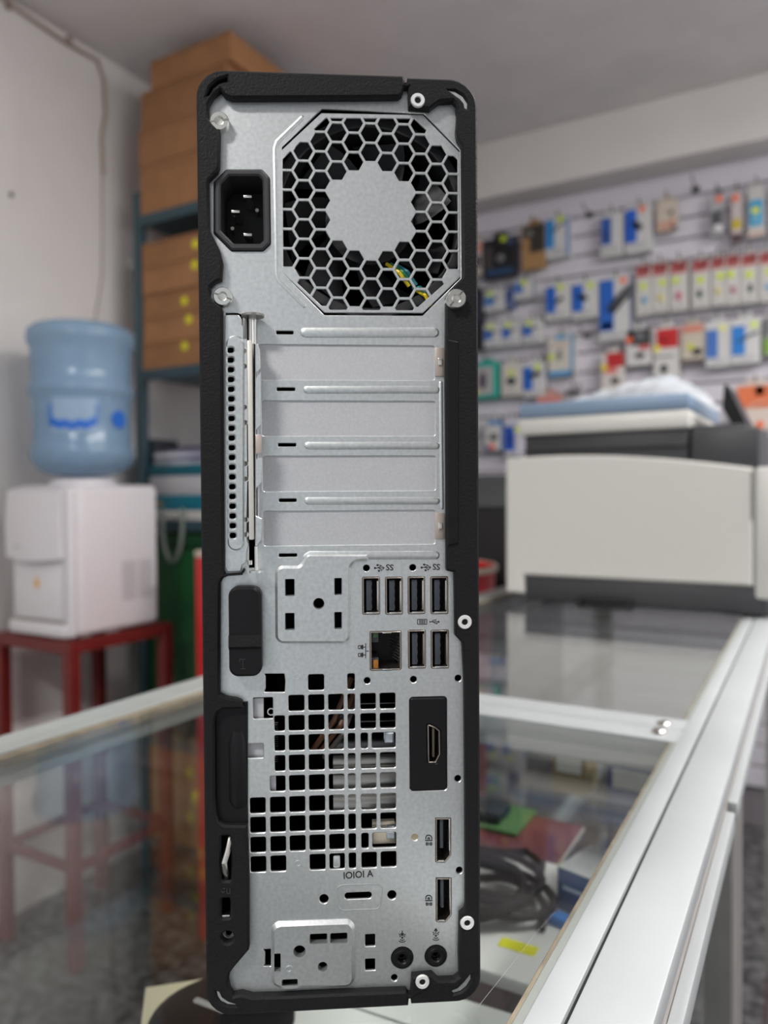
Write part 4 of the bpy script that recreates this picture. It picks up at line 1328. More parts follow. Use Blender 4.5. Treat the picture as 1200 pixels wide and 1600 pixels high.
wd = thing('water_dispenser', 'white tabletop water dispenser on the red stand', 'water dispenser', (-1.725, 1.39, 0.832))
hx, hy0, hy1, hz = 0.125, -0.143, 0.147, 0.392
part(G().box((-hx, hy0 + 0.018, 0.006), (hx, hy1, hz), 0.018, 3), 'body', WHITEP, wd)
g = G()      # curved hood over the taps
loops = []
for i in range(9):
    u = i / 8
    x = -hx + 0.004 + u * (2 * hx - 0.034)
    sag = 0.014 * math.sin(PI * u)
    loops.append([(x, hy0 + 0.02, hz - 0.006), (x, hy0 - 0.004 - sag * 0.5, hz - 0.014), (x, hy0 - 0.012 - sag, hz - 0.10), (x, hy0 - 0.010 - sag, 0.205 - sag * 0.5), (x, hy0 + 0.02, 0.198 - sag * 0.5)])
g.ring(loops)
part(g, 'tap_hood', WHITEP, wd, smooth=50)
part(G().box((-hx + 0.012, hy0 + 0.004, 0.045), (hx - 0.036, hy0 + 0.020, 0.200), 0.006), 'splash_panel', mat('dispenser_panel_white', (0.68, 0.66, 0.68), 0.4), wd)
part(G().box((-hx + 0.004, hy0 - 0.006, 0.006), (hx - 0.020, hy0 + 0.020, 0.040), 0.006), 'drip_tray', WHITEP, wd)
part(G().box((-hx + 0.012, hy0 - 0.002, 0.0395), (hx - 0.036, hy0 + 0.016, 0.0415)), 'tray_grid', flat(170, 160, 155), wd)
part(G().box((hx - 0.034, hy0 + 0.0, 0.006), (hx - 0.004, hy0 + 0.024, hz - 0.01), 0.010, 3), 'corner_pillar', WHITEP, wd)
drop = [(0.0, 0.017), (0.005, 0.007), (0.0085, -0.002), (0.0075, -0.010), (0.0, -0.014), (-0.0075, -0.010), (-0.0085, -0.002), (-0.005, 0.007)]
g = G().plate([(p[0] - 0.015, p[1] + 0.140) for p in drop], [], hy0 + 0.0025, hy0 + 0.0045, 0)
part(g, 'yellow_drop_sticker', flat(214, 160, 20), wd)
g = G()
for (x, w) in ((-0.065, 0.008), (-0.048, 0.006), (-0.036, 0.020)):
    g.box((x, hy0 - 0.0235, 0.232), (x + w, hy0 - 0.018, 0.236))
part(g, 'indicator_marks', flat(110, 108, 112), wd)
g = G()
for i in range(14):
    for (y0_, y1_) in ((0.015, 0.062), (0.072, 0.118)):
        g.box((hx - 0.001, y0_, 0.085 + i * 0.0075), (hx + 0.0008, y1_, 0.0875 + i * 0.0075))
part(g, 'side_vents', flat(140, 136, 142), wd, kind='stuff')
part(G().lathe([(0.001, 0), (0.088, 0), (0.082, 0.016), (0.07, 0.020), (0.001, 0.020)], (-0.005, 0.0, hz - 0.002), 36), 'bottle_collar', WHITEP, wd)
for x in (-0.09, 0.09):
    for y in (-0.11, 0.12):
        part(G().cyl((x, y, 0), (0, 0, 1), 0.012, 0.008, 12), 'foot', DARKG, wd)

wbt = thing('water_bottle', 'big blue water bottle upside down on the white dispenser', 'bottle', (-1.73, 1.39, 1.242))
prof = [(0.001, 0.002), (0.030, 0.002), (0.060, 0.005), (0.092, 0.012), (0.118, 0.028), (0.129, 0.046), (0.133, 0.068), (0.131, 0.082), (0.126, 0.092), (0.126, 0.180), (0.127, 0.215), (0.133, 0.225),
        (0.135, 0.235), (0.133, 0.245), (0.127, 0.255), (0.128, 0.29), (0.130, 0.345), (0.137, 0.358), (0.140, 0.375), (0.137, 0.394), (0.122, 0.406), (0.08, 0.411), (0.001, 0.409)]
part(G().lathe(prof, (0, 0, 0), 48), 'bottle_shell', BOTTLE, wbt, smooth=60)
part(G().lathe([(0.001, 0.016), (0.03, 0.018), (0.10, 0.038), (0.120, 0.058), (0.122, 0.180), (0.001, 0.182)], (0, 0, 0), 40), 'water', film_mat('water_in_bottle', (0.34, 0.50, 0.66), 0.7), wbt)
# wrap-around label: a pale field, a blue wave band and a round emblem (its wording cannot be read)
def wrap(r, a0, a1, z0_, z1_, f=None, n=18):
    g = G()
    vs, fs = [], []
    for i in range(n + 1):
        a = a0 + (a1 - a0) * i / n
        d = f(i / n) if f else 0
        for (rr2, z) in ((r, z0_ + d), (r, z1_ + d), (r - 0.002, z1_ + d), (r - 0.002, z0_ + d)):
            vs.append((rr2 * math.cos(a), rr2 * math.sin(a), z))
    for i in range(n):
        for j in range(4):
            fs.append((i * 4 + j, i * 4 + (j + 1) % 4, (i + 1) * 4 + (j + 1) % 4, (i + 1) * 4 + j))
    g.add(vs, fs)
    return g


A0 = -0.92
lbl = part(wrap(0.1285, A0 - 0.35, A0 + 0.55, 0.115, 0.205), 'label_field', film_mat('pale_label', (0.50, 0.66, 0.82), 0.5), wbt)
part(wrap(0.1295, A0 - 0.42, A0 + 0.52, 0.128, 0.150, lambda u: 0.010 * (2 * u - 1) ** 2 - 0.004 + 0.003 * math.sin(22 * u)), 'blue_wave', flat(20, 96, 190), lbl)
part(wrap(0.1295, A0 - 0.42, A0 - 0.36, 0.15, 0.19), 'blue_bar', flat(40, 110, 190), lbl)
part(wrap(0.1295, A0 + 0.50, A0 + 0.54, 0.15, 0.19), 'blue_bar', flat(40, 110, 190), lbl)
ec = A0 + 1.02
g = G()
vs = []
for i in range(24):
    a, rr2 = 2 * PI * i / 24, 0.024
    ang = ec + rr2 * math.cos(a) / 0.128
    vs.append((0.1297 * math.cos(ang), 0.1297 * math.sin(ang), 0.155 + rr2 * math.sin(a)))
vs2 = [(x * 0.985, y * 0.985, z) for x, y, z in vs]
g.ring([vs, vs2])
part(g, 'round_emblem', flat(28, 100, 196), wbt)

# ------------------------------------------------------------------ shelving rack with boxes against the left wall
RX0, RX1, RY0, RY1 = -1.868, -1.450, 1.70, 2.62
rk = thing('storage_rack', 'blue-grey steel storage rack full of brown boxes against the left wall', 'shelf', ((RX0 + RX1) / 2, 2.1, 0))
for x in (RX0, RX1 - 0.03):
    for y in (RY0, RY1 - 0.03):
        part(G().box((x, y, 0), (x + 0.03, y + 0.03, 2.15 if y < 2 else 2.2), 0.002, 1), 'upright', RACK, rk, **WP)
for z in (2.058, 1.575, 1.105, 0.55, 0.10):
    sh = part(G().box((RX0 + 0.002, RY0 + 0.004, z), (RX1 - 0.002, RY1, z + 0.012)), 'shelf_board', RACK, rk, **WP)
    part(G().box((RX0 + 0.03, RY0 + 0.001, z - 0.018), (RX1 - 0.03, RY0 + 0.010, z + 0.016), 0.002, 1), 'shelf_lip', RACK, sh, **WP)
part(G().box((RX0 + 0.03, RY1 - 0.02, 1.12), (RX1 - 0.03, RY1 - 0.012, 1.56)), 'back_panel', flat(150, 148, 150), rk, **WP)


def carton(label, x0, x1, y0, y1, z0_, z1_, m, dots=(), rz=0.0):
    c = ((x0 + x1) / 2, (y0 + y1) / 2, z0_)
    t = thing('cardboard_box', label, 'box', c, rz, None)
    w, d, h = (x1 - x0) / 2, (y1 - y0) / 2, z1_ - z0_
    part(G().box((-w, -d, 0), (w, d, h - 0.0005), 0.003, 1), 'carton', m, t)
    part(G().box((-w * 0.98, -0.025, h - 0.0008), (w * 0.98, 0.025, h - 0.0001)), 'packing_tape', flat(150, 108, 70), t)
    part(G().box((-w + 0.003, -d - 0.0008, h * 0.86), (w - 0.003, -d + 0.0006, h * 0.86 + 0.002)), 'flap_edge', mat('cardboard_edge', (0.17, 0.085, 0.04), 0.9), t)
    for (dx, dz) in dots:
        part(G().cyl((dx, -d - 0.0012, dz), (0, 1, 0), 0.014, 0.002, 16), 'yellow_sticker', flat(222, 214, 30), t)
    return t


Z = 2.070
carton('lowest brown carton on the rack top, resting on the blue-grey shelf', -1.838, -1.49, 1.703, 2.2, Z, 2.222, CARDB)
carton('second brown carton up on the rack top', -1.840, -1.49, 1.700, 2.2, 2.222, 2.335, CARDB)
carton('third brown carton up on the rack top, slightly dented', -1.828, -1.48, 1.702, 2.2, 2.335, 2.45, CARDB2)
carton('topmost brown carton, nearly touching the ceiling', -1.785, -1.462, 1.700, 2.05, 2.45, 2.535, CARDB)
zz5 = [1.5875, 1.668, 1.745, 1.823, 1.905, 1.985]
ords = ('bottom', 'second lowest', 'middle', 'second highest', 'top')
dts = [(0.010, 0.060), (0.025, 0.058), (0.007, 0.040), (0.053, 0.062), (0.056, 0.042)]
for i in range(5):
    carton('%s flat brown box with yellow dot in the stack of five on the rack' % ords[i], -1.835 + 0.002 * (i % 2), -1.495, 1.702 + 0.002 * (i % 3), 2.15, zz5[i], zz5[i + 1], CARDB if i % 2 else CARDB2, [dts[i]])
# middle shelf goods
t = thing('paper_stack', 'untidy pile of white papers on the rack above the teal box', 'papers', (-1.70, 1.86, 1.292))
for i in range(7):
    part(G().box((-0.12, -0.13, 0.008 * i), (0.12, 0.13, 0.008 * i + 0.0075), 0.001, 1), 'paper_bundle', flat(*((214, 212, 216), (190, 190, 200), (90, 92, 150), (222, 222, 226), (206, 204, 210), (120, 112, 150), (60, 60, 66))[i]), t).rotation_euler = (0, 0, 0.12 * math.sin(i * 2.3))
t = thing('teal_box', 'teal cardboard box with white band on the rack beneath the papers', 'box', (-1.665, 1.86, 1.149))
part(G().box((-0.16, -0.15, 0), (0.16, 0.13, 0.048), 0.003), 'base', flat(10, 110, 130), t)
part(G().box((-0.158, -0.148, 0.048), (0.158, 0.128, 0.108), 0.003), 'band', flat(190, 188, 192), t)
part(G().box((-0.16, -0.15, 0.108), (0.16, 0.13, 0.142), 0.003), 'lid', flat(10, 96, 112), t)
part(G().box((-0.14, -0.1515, 0.018), (-0.10, -0.1495, 0.028)), 'gold_print', flat(170, 140, 60), t)
t = thing('white_flat_box', 'flat white box under the teal box on the rack', 'box', (-1.665, 1.86, 1.117))
part(G().box((-0.165, -0.152, 0), (0.165, 0.13, 0.032), 0.003), 'carton', flat(206, 202, 196), t)
part(G().box((-0.165, -0.1525, 0.018), (0.165, -0.1515, 0.020)), 'lid_line', flat(120, 120, 120), t)
t = thing('dark_device', 'dark electronic device at the rack post beside the teal box', 'device', (-1.845, 1.765, 1.117))
part(G().box((-0.012, -0.03, 0), (0.02, 0.08, 0.26), 0.006), 'body', flat(22, 30, 38), t)
part(G().box((-0.008, -0.031, 0.2), (0.016, -0.0295, 0.23)), 'panel', flat(60, 70, 80), t)
# hanging cable loop
t = thing('hanging_cable', 'grey cable loop hanging below the rack shelf in front of the green bin', 'cable', (-1.70, 1.69, 1.10))
P = []
for i in range(25):
    a = -0.3 + (PI + 0.6) * i / 24
    P.append((0.045 * math.cos(a) * (1 if i < 12 else 0.9), -0.006, 0.02 - 0.125 * math.sin(a)))
part(G().tube(P, 0.0065, 8), 'loop', flat(120, 128, 122), t)
part(G().tube([(-0.10, -0.006, -0.30), (-0.05, -0.006, -0.36), (-0.02, -0.006, -0.42), (0.01, -0.006, -0.52)], 0.006, 8), 'trailing_lead', flat(90, 110, 92), t)
# green and red things below
t = thing('green_bin', 'dark green plastic bin standing under the rack shelf', 'bin', (-1.69, 1.93, 0.563))
part(G().box((-0.155, -0.215, 0), (0.155, 0.2, 0.50), 0.012), 'body', GREENB, t)
part(G().box((-0.162, -0.222, 0.47), (0.162, 0.207, 0.515), 0.006), 'rim', mat('dark_green_rim', (0.004, 0.05, 0.014), 0.5), t)
t = thing('red_stand_box', 'tall bright red cabinet beside the rack, partly behind the computer', 'cabinet', (-1.245, 1.585, 0))
part(G().box((-0.187, -0.085, 0), (0.20, 0.10, 1.030), 0.006), 'body', REDB, t)
part(G().box((-0.188, -0.086, 1.030), (0.20, 0.10, 1.048), 0.004), 'top_cap', flat(200, 186, 168), t)
part(G().box((-0.02, -0.089, 0.05), (-0.012, -0.083, 0.98)), 'door_gap', flat(90, 6, 10), t)
t = thing('low_cardboard_box', 'brown box with yellow stickers low on the rack, seen through the counter glass', 'box', (-1.67, 1.87, 0.112))
part(G().box((-0.16, -0.16, 0), (0.155, 0.2, 0.34), 0.004), 'carton', mat('tan_cardboard', (0.34, 0.22, 0.12), 0.8, noise=0.1, nscale=12), t)
for x, z in ((0.05, 0.28), (0.10, 0.30), (0.02, 0.16)):
    part(G().box((x, -0.1615, z), (x + 0.03, -0.1595, z + 0.022)), 'yellow_sticker', flat(224, 200, 40), t)

# ------------------------------------------------------------------ cable along the ceiling and down the wall
t = thing('wall_cable', 'thin beige cable tacked along the ceiling edge and down the left wall', 'cable', (XL + 0.006, 1.60, 1.5))
cm = flat(168, 150, 136)
part(G().tube([(XL + 0.008, y, ZC - 0.02 - 0.01 * math.sin(y * 9)) for y in [1.0 + 0.06 * i for i in range(12)]] + [(XL + 0.008, 1.685, 2.52), (XL + 0.008, 1.688, 2.42), (XL + 0.008, 1.672, 2.34), (XL + 0.008, 1.676, 2.22)], 0.006, 8), 'cable', cm, t, **WP)
part(G().tube([(XL + 0.004, 1.676, 2.24), (XL + 0.004, 1.67, 1.9), (XL + 0.004, 1.63, 1.7), (XL + 0.004, 1.61, 1.45)], 0.0025, 6), 'thin_lead', cm, t, **WP)
for y in (1.1, 1.35, 1.55):
    part(G().box((XL, y, ZC - 0.034), (XL + 0.016, y + 0.012, ZC - 0.008), 0.001, 1), 'cable_clip', flat(150, 130, 118), t, **WP)
t = thing('wall_nail', 'small dark nail in the bare left wall', 'nail', (XL, 1.36, 2.05))
part(G().cyl((0, 0, 0), (1, 0, 0), 0.007, 0.003, 12), 'head', flat(60, 54, 50), t)
part(G().cyl((-0.02, 0, 0), (1, 0, 0), 0.002, 0.022, 8), 'shank', flat(60, 54, 50), t)

# ------------------------------------------------------------------ packs hanging on the slatwall
YFACE = 2.930          # front of a hanging pack


def on_wall(px, py, y):
    D = CF + CR * ((px - 600) / FPX) - CU * ((py - 800) / FPX)
    t = (y - CAMP.y) / D.y
    return CAMP + D * t


LIME, ORG, BLU, NAVY, WHT = (206, 224, 60), (240, 120, 84), (22, 98, 196), (30, 60, 140), (206, 206, 206)
HOOKM = mat('dark_hook_wire', (0.10, 0.10, 0.11), 0.35, 0.9)
GRP = 'packs hanging on the slatwall'


def hook(short, x, z, reach, where='carrying'):
    t = thing('wire_hook', ('dark wire hook %s %s' % (where, short)), 'hook', (x, YB - 0.018, z), 0, 'hooks on the slatwall')
    part(G().box((-0.014, -0.003, -0.012), (0.014, 0.004, 0.012), 0.001, 1), 'back_plate', HOOKM, t)
    part(G().tube([(0, 0, 0), (0, -reach, 0.004), (0, -reach - 0.012, 0.016)], 0.0028, 6), 'wire', HOOKM, t)


def pack(name, cat, label, short, box, body=WHT, panels=(), dots=(), things=(), thick=0.028, y=YFACE, tab=True, hk=True, film=False):
    """box is the measured front; panels/dots/things are placed by fractions (0,0 = lower left)"""
    x0, y0, x1, y1 = box
    a, b = on_wall(x0, (y0 + y1) / 2, y), on_wall(x1, (y0 + y1) / 2, y)
    zt, zb = on_wall((x0 + x1) / 2, y0, y).z, on_wall((x0 + x1) / 2, y1, y).z
    w, h = b.x - a.x, zt - zb
    t = thing(name, label, cat, ((a.x + b.x) / 2, y, zb), 0, GRP)
    X = lambda u: -w / 2 + u * w
    part(G().box((-w / 2, 0, 0), (w / 2, thick, h), 0.0025, 1), 'box_body' if not film else 'blister', flat(*body) if not film else BLISTER, t)
    if tab:
        part(G().plate(roundpoly([(-w * 0.22, h - 0.002), (-w * 0.22, h + 0.022), (w * 0.22, h + 0.022), (w * 0.22, h - 0.002)], 0.004, 2), [circle((0, h + 0.012), 0.0045, 10)], thick * 0.4, thick * 0.4 + 0.0015, 0), 'hang_tab', flat(*body), t)
    for (u0, v0, u1, v1, c) in panels:
        part(G().box((X(u0), -0.0008, v0 * h), (X(u1), 0.0006, v1 * h)), 'printed_panel', flat(*c), t)
    for (u, v, c) in dots:
        part(G().cyl((X(u), -0.0022, v * h), (0, 1, 0), 0.0125, 0.0024, 14), 'price_sticker', flat(*c), t)
    for k in things:
        if k[0] == 'oval':
            _, u, v, ru, rv, c = k
            part(G().ball((X(u), -0.001, v * h), ru * w, 0.006, rv * h, 8), 'product', flat(*c), t)
        elif k[0] == 'cord':
            _, u0, v0, u1, v1, rad, c = k
            part(G().tube([(X(u0), -0.003, v0 * h), ((X(u0) + X(u1)) / 2, -0.006, (v0 + v1) / 2 * h + 0.004), (X(u1), -0.003, v1 * h)], rad, 8), 'product', flat(*c), t)
    if hk:
        hook(short, (a.x + b.x) / 2, zt + 0.014, YB - 0.018 - y - thick * 0.4 + 0.012)
    return t


def lines(v0, n, u0=0.12, u1=0.85, dv=0.05, c=(150, 150, 155), th=0.018):
    return [(u0, v0 - i * dv, u1 - 0.12 * (i % 2), v0 - i * dv + th, c) for i in range(n)]


pack('carded_drive', 'package', 'square black pack with lime sticker, leftmost of the top row', 'the square black pack', (755, 371, 807, 434), (26, 26, 30),
     [(0.1, 0.08, 0.9, 0.22, (34, 70, 110)), (0.06, 0.25, 0.28, 0.8, (70, 64, 66)), (0.3, 0.25, 0.95, 0.9, (16, 16, 22))], [(0.62, 0.95, LIME)], [('oval', 0.52, 0.48, 0.12, 0.10, (120, 120, 124)), ('oval', 0.82, 0.86, 0.10, 0.08, (60, 80, 120))])
pack('kraft_pack', 'package', 'kraft brown pack with black pouch in its upper corner', 'the kraft brown pack', (815, 350, 851, 420), (168, 130, 84),
     [(0.35, 0.36, 0.98, 0.98, (52, 46, 42)), (0.06, 0.70, 0.4, 0.98, (72, 70, 62))], [], [('oval', 0.35, 0.80, 0.14, 0.10, (110, 108, 100))])
pack('cable_box', 'package', 'blue and white cable box with lime sticker beside the kraft pack', 'the cable box beside the kraft pack', (852, 340, 889, 402), WHT,
     [(0.02, 0.25, 0.38, 0.97, (34, 134, 204)), (0.9, 0.02, 1.0, 0.98, (60, 124, 196))] + lines(0.2, 3), [(0.66, 0.95, LIME)], [('cord', 0.3, 0.62, 0.85, 0.86, 0.004, (70, 80, 90))], 0.06)
pack('adapter_box', 'package', 'white box with dark blue panel, left of the orange stickered pair', 'the box with dark blue panel', (938, 334, 973, 400), WHT,
     [(0.04, 0.28, 0.5, 0.92, (44, 88, 170))] + lines(0.2, 3), [], [('oval', 0.28, 0.5, 0.12, 0.10, (24, 56, 120))], 0.04)
pack('adapter_box', 'package', 'bright blue and white adapter box with orange sticker in the top row', 'the top row adapter box with orange sticker', (976, 320, 1018, 394), WHT,
     [(0.02, 0.22, 0.45, 0.92, (20, 92, 200))] + lines(0.16, 2), [(0.66, 0.90, ORG)], [('cord', 0.35, 0.62, 0.62, 0.48, 0.010, (26, 28, 32))], 0.07)
pack('accessory_card', 'package', 'cream accessory card with a small black part and salmon base', 'the cream accessory card', (1025, 312, 1058, 360), (204, 192, 178),
     [(0.1, 0.02, 0.8, 0.3, (206, 160, 140)), (0.72, 0.02, 0.98, 0.12, (90, 84, 84))], [], [('oval', 0.72, 0.55, 0.10, 0.08, (40, 50, 46)), ('oval', 0.8, 0.25, 0.09, 0.07, (210, 120, 90))], 0.03)
pack('round_gadget_pack', 'package', 'grey gadget pack with white ball and orange sticker, top row', 'the grey gadget pack', (1110, 302, 1131, 368), (120, 120, 126),
     [(0.1, 0.25, 0.9, 0.6, (90, 92, 98))], [(0.66, 0.86, ORG)], [('oval', 0.55, 0.17, 0.34, 0.09, (230, 230, 232)), ('oval', 0.4, 0.42, 0.22, 0.06, (60, 62, 68))], 0.03, film=True)
pack('slim_pack', 'package', 'slim pack with yellow middle and dark foot under an orange sticker', 'the slim yellow pack', (1142, 300, 1160, 376), (196, 186, 186),
     [(0.1, 0.24, 0.9, 0.44, (196, 176, 40)), (0.0, 0.0, 1.0, 0.14, (78, 50, 56))], [(0.4, 0.88, ORG)], [], 0.03)
pack('cyan_pack', 'package', 'white pack with cyan picture and yellow dot at the upper right', 'the cyan picture pack', (1168, 290, 1196, 370), (196, 194, 192),
     [(0.10, 0.22, 0.85, 0.72, (40, 158, 206)), (0.05, 0.03, 0.9, 0.10, (210, 180, 166))], [(0.45, 0.52, (226, 226, 40))], [('oval', 0.46, 0.36, 0.12, 0.10, (150, 200, 210))], 0.03)
pack('hanging_pack', 'package', 'pale pack at the far right end of the top row', 'the far right top pack', (1202, 285, 1232, 365), (186, 186, 192), [(0.1, 0.2, 0.8, 0.6, (90, 110, 150))], [], [], 0.03)
# ink bottles in long cards with red headers
inkx = [993, 1018, 1046, 1080, 1111, 1134, 1157, 1186]
inkw = [24, 26, 29, 29, 22, 22, 27, 25]
inkt = [414, 411, 408, 405, 401, 398, 396, 393]
inkb = [493, 489, 486, 482, 478, 477, 474, 472]
inkc = [((90, 160, 200), 'cyan'), ((214, 200, 110), 'yellow'), ((196, 90, 120), 'magenta'), ((70, 84, 88), 'black'), ((214, 200, 110), 'yellow'), ((170, 80, 104), 'magenta'), ((70, 84, 88), 'black'), ((110, 170, 210), 'cyan')]
pos = ['first from the left', 'second from the left', 'third from the left', 'fourth from the left', 'fifth from the left', 'sixth from the left', 'seventh from the left', 'last on the right']
for i in range(8):
    pack('ink_card', 'ink pack', 'white ink pack with red header and %s mark, %s in the row' % (inkc[i][1], pos[i]), 'the ink pack %s' % pos[i],
         (inkx[i], inkt[i], inkx[i] + inkw[i], inkb[i]), (204, 202, 198),
         [(0.08, 0.86, 0.96, 0.985, (150, 22, 28)), (0.08, 0.76, 0.92, 0.85, (196, 92, 92)), (0.60, 0.80, 0.72, 0.96, (226, 220, 216))] + [(0.16, 0.80, 0.8, 0.815, (226, 200, 198))] + lines(0.10, 2, dv=0.04, th=0.012),
         [(0.5 + 0.18 * math.sin(i * 2.1), 0.58 + 0.02 * (i % 3), LIME)], [('oval', 0.52 + 0.06 * math.cos(i), 0.30, 0.16, 0.09, inkc[i][0])], 0.035)
# second block at left
pack('small_cable_box', 'package', 'small white box with blue patch and lime sticker under the square black pack', 'the small box under the black pack', (756, 455, 788, 486), WHT, [(0.05, 0.3, 0.5, 0.8, (70, 120, 190))] + lines(0.18, 2), [(0.3, 0.88, LIME)], [('cord', 0.5, 0.5, 0.85, 0.7, 0.003, (70, 70, 76))], 0.05)
pack('small_cable_box', 'package', 'narrow navy box squeezed between two small white boxes', 'the narrow navy box', (789, 451, 802, 481), (96, 110, 150), [(0.1, 0.4, 0.9, 0.9, (44, 70, 130))], [], [], 0.04)
pack('small_cable_box', 'package', 'small white box with blue corner below the kraft pack', 'the small box below the kraft pack', (803, 439, 836, 467), WHT, [(0.05, 0.35, 0.42, 0.95, (60, 112, 190)), (0.92, 0.0, 1.0, 1.0, (80, 104, 150))] + lines(0.2, 2), [(0.45, 0.90, LIME)], [], 0.07)
pack('cable_box', 'package', 'blue and white cable box with lime sticker, left one of a middle row pair', 'the left box of the middle pair', (852, 443, 891, 499), WHT, [(0.03, 0.2, 0.42, 0.93, (14, 92, 190))] + lines(0.15, 2), [(0.62, 0.88, LIME)], [('cord', 0.45, 0.46, 0.72, 0.58, 0.007, (34, 36, 42))], 0.05)
pack('cable_box', 'package', 'blue and white cable box with black plug, right one of the middle pair', 'the right box of the middle pair', (893, 440, 934, 497), WHT, [(0.03, 0.2, 0.45, 0.93, (16, 98, 196))] + lines(0.15, 2), [(0.72, 0.88, LIME)], [('cord', 0.3, 0.62, 0.6, 0.5, 0.009, (26, 28, 32))], 0.05)
pack('large_cable_box', 'package', 'tall blue and white box with thick diagonal black cable', 'the tall diagonal cable box', (936, 434, 987, 532), WHT, [(0.02, 0.16, 0.46, 0.98, (22, 96, 190)), (0.95, 0.0, 1.0, 1.0, (40, 70, 140)), (0.08, 0.2, 0.42, 0.3, (120, 160, 214))] + lines(0.10, 2), [(0.75, 0.94, ORG)], [('cord', 0.30, 0.50, 0.98, 0.84, 0.010, (50, 54, 60)), ('cord', 0.42, 0.44, 0.98, 0.72, 0.007, (28, 30, 34))], 0.05)
for i, b in enumerate(((756, 506, 782, 543), (783, 503, 812, 540), (815, 500, 847, 537))):
    pack('small_cable_box', 'package', 'small blue and white box with lime sticker, %s of the three in a row' % ('left', 'middle', 'right')[i], 'the %s box of the three small ones' % ('left', 'middle', 'right')[i], b, WHT,
         [(0.05, 0.35, 0.5, 0.78, (50, 104, 190))] + lines(0.22, 3, dv=0.07, th=0.02, c=(140, 150, 170)), [(0.38, 0.86, LIME)], [('cord', 0.45, 0.55, 0.85, 0.68, 0.003, (50, 50, 58))], 0.05)
pack('charger_box', 'package', 'white box edged in cyan with yellow sticker above the printer', 'the cyan edged box', (856, 524, 896, 587), (204, 200, 192), [(0.02, 0.0, 0.98, 0.12, (60, 150, 206)), (0.9, 0.0, 1.0, 1.0, (60, 150, 206)), (0.3, 0.9, 0.75, 1.0, (24, 150, 206))] + lines(0.78, 2, 0.2, 0.8, c=(214, 150, 120)), [(0.14, 0.48, LIME)], [('cord', 0.42, 0.4, 0.46, 0.64, 0.002, (60, 60, 66)), ('cord', 0.54, 0.4, 0.52, 0.64, 0.002, (60, 60, 66))], 0.06)
pack('red_pack', 'package', 'red topped white pack right above the scanner lid, small black part', 'the red pack above the scanner', (939, 550, 975, 612), (212, 206, 202), [(0.25, 0.62, 1.0, 0.98, (184, 26, 34)), (0.15, 0.45, 0.7, 0.62, (214, 120, 112))], [(0.14, 0.62, (226, 206, 40))], [('oval', 0.62, 0.27, 0.20, 0.08, (70, 46, 40))], 0.03)
pack('headset_pack', 'package', 'dark topped white pack with orange sticker, left of the tall red pack', 'the dark topped pack', (978, 514, 1018, 571), (210, 208, 208), [(0.15, 0.55, 0.98, 0.99, (60, 60, 64)), (0.5, 0.42, 0.95, 0.56, (200, 90, 90))], [(0.14, 0.72, (240, 96, 40))], [('oval', 0.55, 0.27, 0.22, 0.08, (70, 74, 76)), ('oval', 0.5, 0.8, 0.2, 0.1, (110, 112, 116))], 0.03)
pack('red_pack', 'package', 'tall red topped white pack with yellow sticker in the third row', 'the tall red pack', (1021, 511, 1061, 592), (212, 210, 208), [(0.12, 0.60, 0.98, 0.97, (192, 22, 30)), (0.2, 0.74, 0.6, 0.77, (230, 170, 170)), (0.02, 0.42, 0.8, 0.45, (70, 74, 76))], [(0.14, 0.60, (230, 220, 70))], [('oval', 0.42, 0.20, 0.16, 0.09, (60, 66, 70))], 0.03)
pack('cream_pack', 'package', 'cream pack with salmon header and black gadget right of the tall red pack', 'the cream salmon pack', (1064, 506, 1100, 567), (196, 188, 172), [(0.05, 0.78, 0.95, 0.97, (206, 130, 112)), (0.0, 0.0, 1.0, 0.10, (96, 84, 86))], [(0.42, 0.42, (206, 206, 60))], [('oval', 0.72, 0.28, 0.24, 0.09, (46, 48, 50))], 0.03)
pack('cable_box', 'package', 'mid blue and white box, left one of a pair in the third row', 'the left third row box', (1102, 502, 1140, 573), (206, 206, 206), [(0.05, 0.2, 0.52, 0.82, (62, 112, 190))] + lines(0.14, 2), [(0.72, 0.84, (224, 228, 140))], [], 0.03)
pack('cable_box', 'package', 'sky blue and white box with dark cord, right one of the third row pair', 'the right third row box', (1141, 498, 1188, 568), (208, 208, 208), [(0.05, 0.2, 0.50, 0.85, (26, 122, 206))] + lines(0.14, 2), [(0.80, 0.85, (216, 232, 110))], [('cord', 0.28, 0.48, 0.92, 0.68, 0.004, (60, 74, 84))], 0.03)
pack('green_pack', 'package', 'grey and green pack at the right end of the third row', 'the green pack', (1191, 494, 1226, 556), (150, 150, 150), [(0.05, 0.06, 0.95, 0.45, (120, 160, 60)), (0.05, 0.5, 0.95, 0.95, (110, 112, 112))], [], [], 0.03)
pack('teal_mouse_box', 'package', 'teal framed box with dark oval mouse, lower left', 'the teal framed box', (738, 567, 778, 622), (44, 168, 152), [(0.0, 0.10, 0.80, 0.88, (176, 170, 172))], [(0.15, 0.18, (214, 214, 60))], [('oval', 0.42, 0.5, 0.15, 0.24, (74, 70, 84))], 0.06)
pack('mouse_box', 'package', 'white box with dark grey mouse and lime sticker', 'the white mouse box', (783, 567, 815, 619), (204, 200, 194), lines(0.15, 2), [(0.5, 0.7, LIME)], [('oval', 0.5, 0.45, 0.26, 0.12, (52, 58, 66))], 0.04)
pack('cable_box', 'package', 'blue and white box with black plug, right of the white mouse box', 'the box right of the mouse box', (817, 565, 851, 620), (204, 204, 206), [(0.03, 0.2, 0.45, 0.85, (22, 98, 194))] + lines(0.14, 2), [(0.66, 0.84, LIME)], [('cord', 0.4, 0.56, 0.82, 0.66, 0.009, (24, 26, 30))], 0.04)
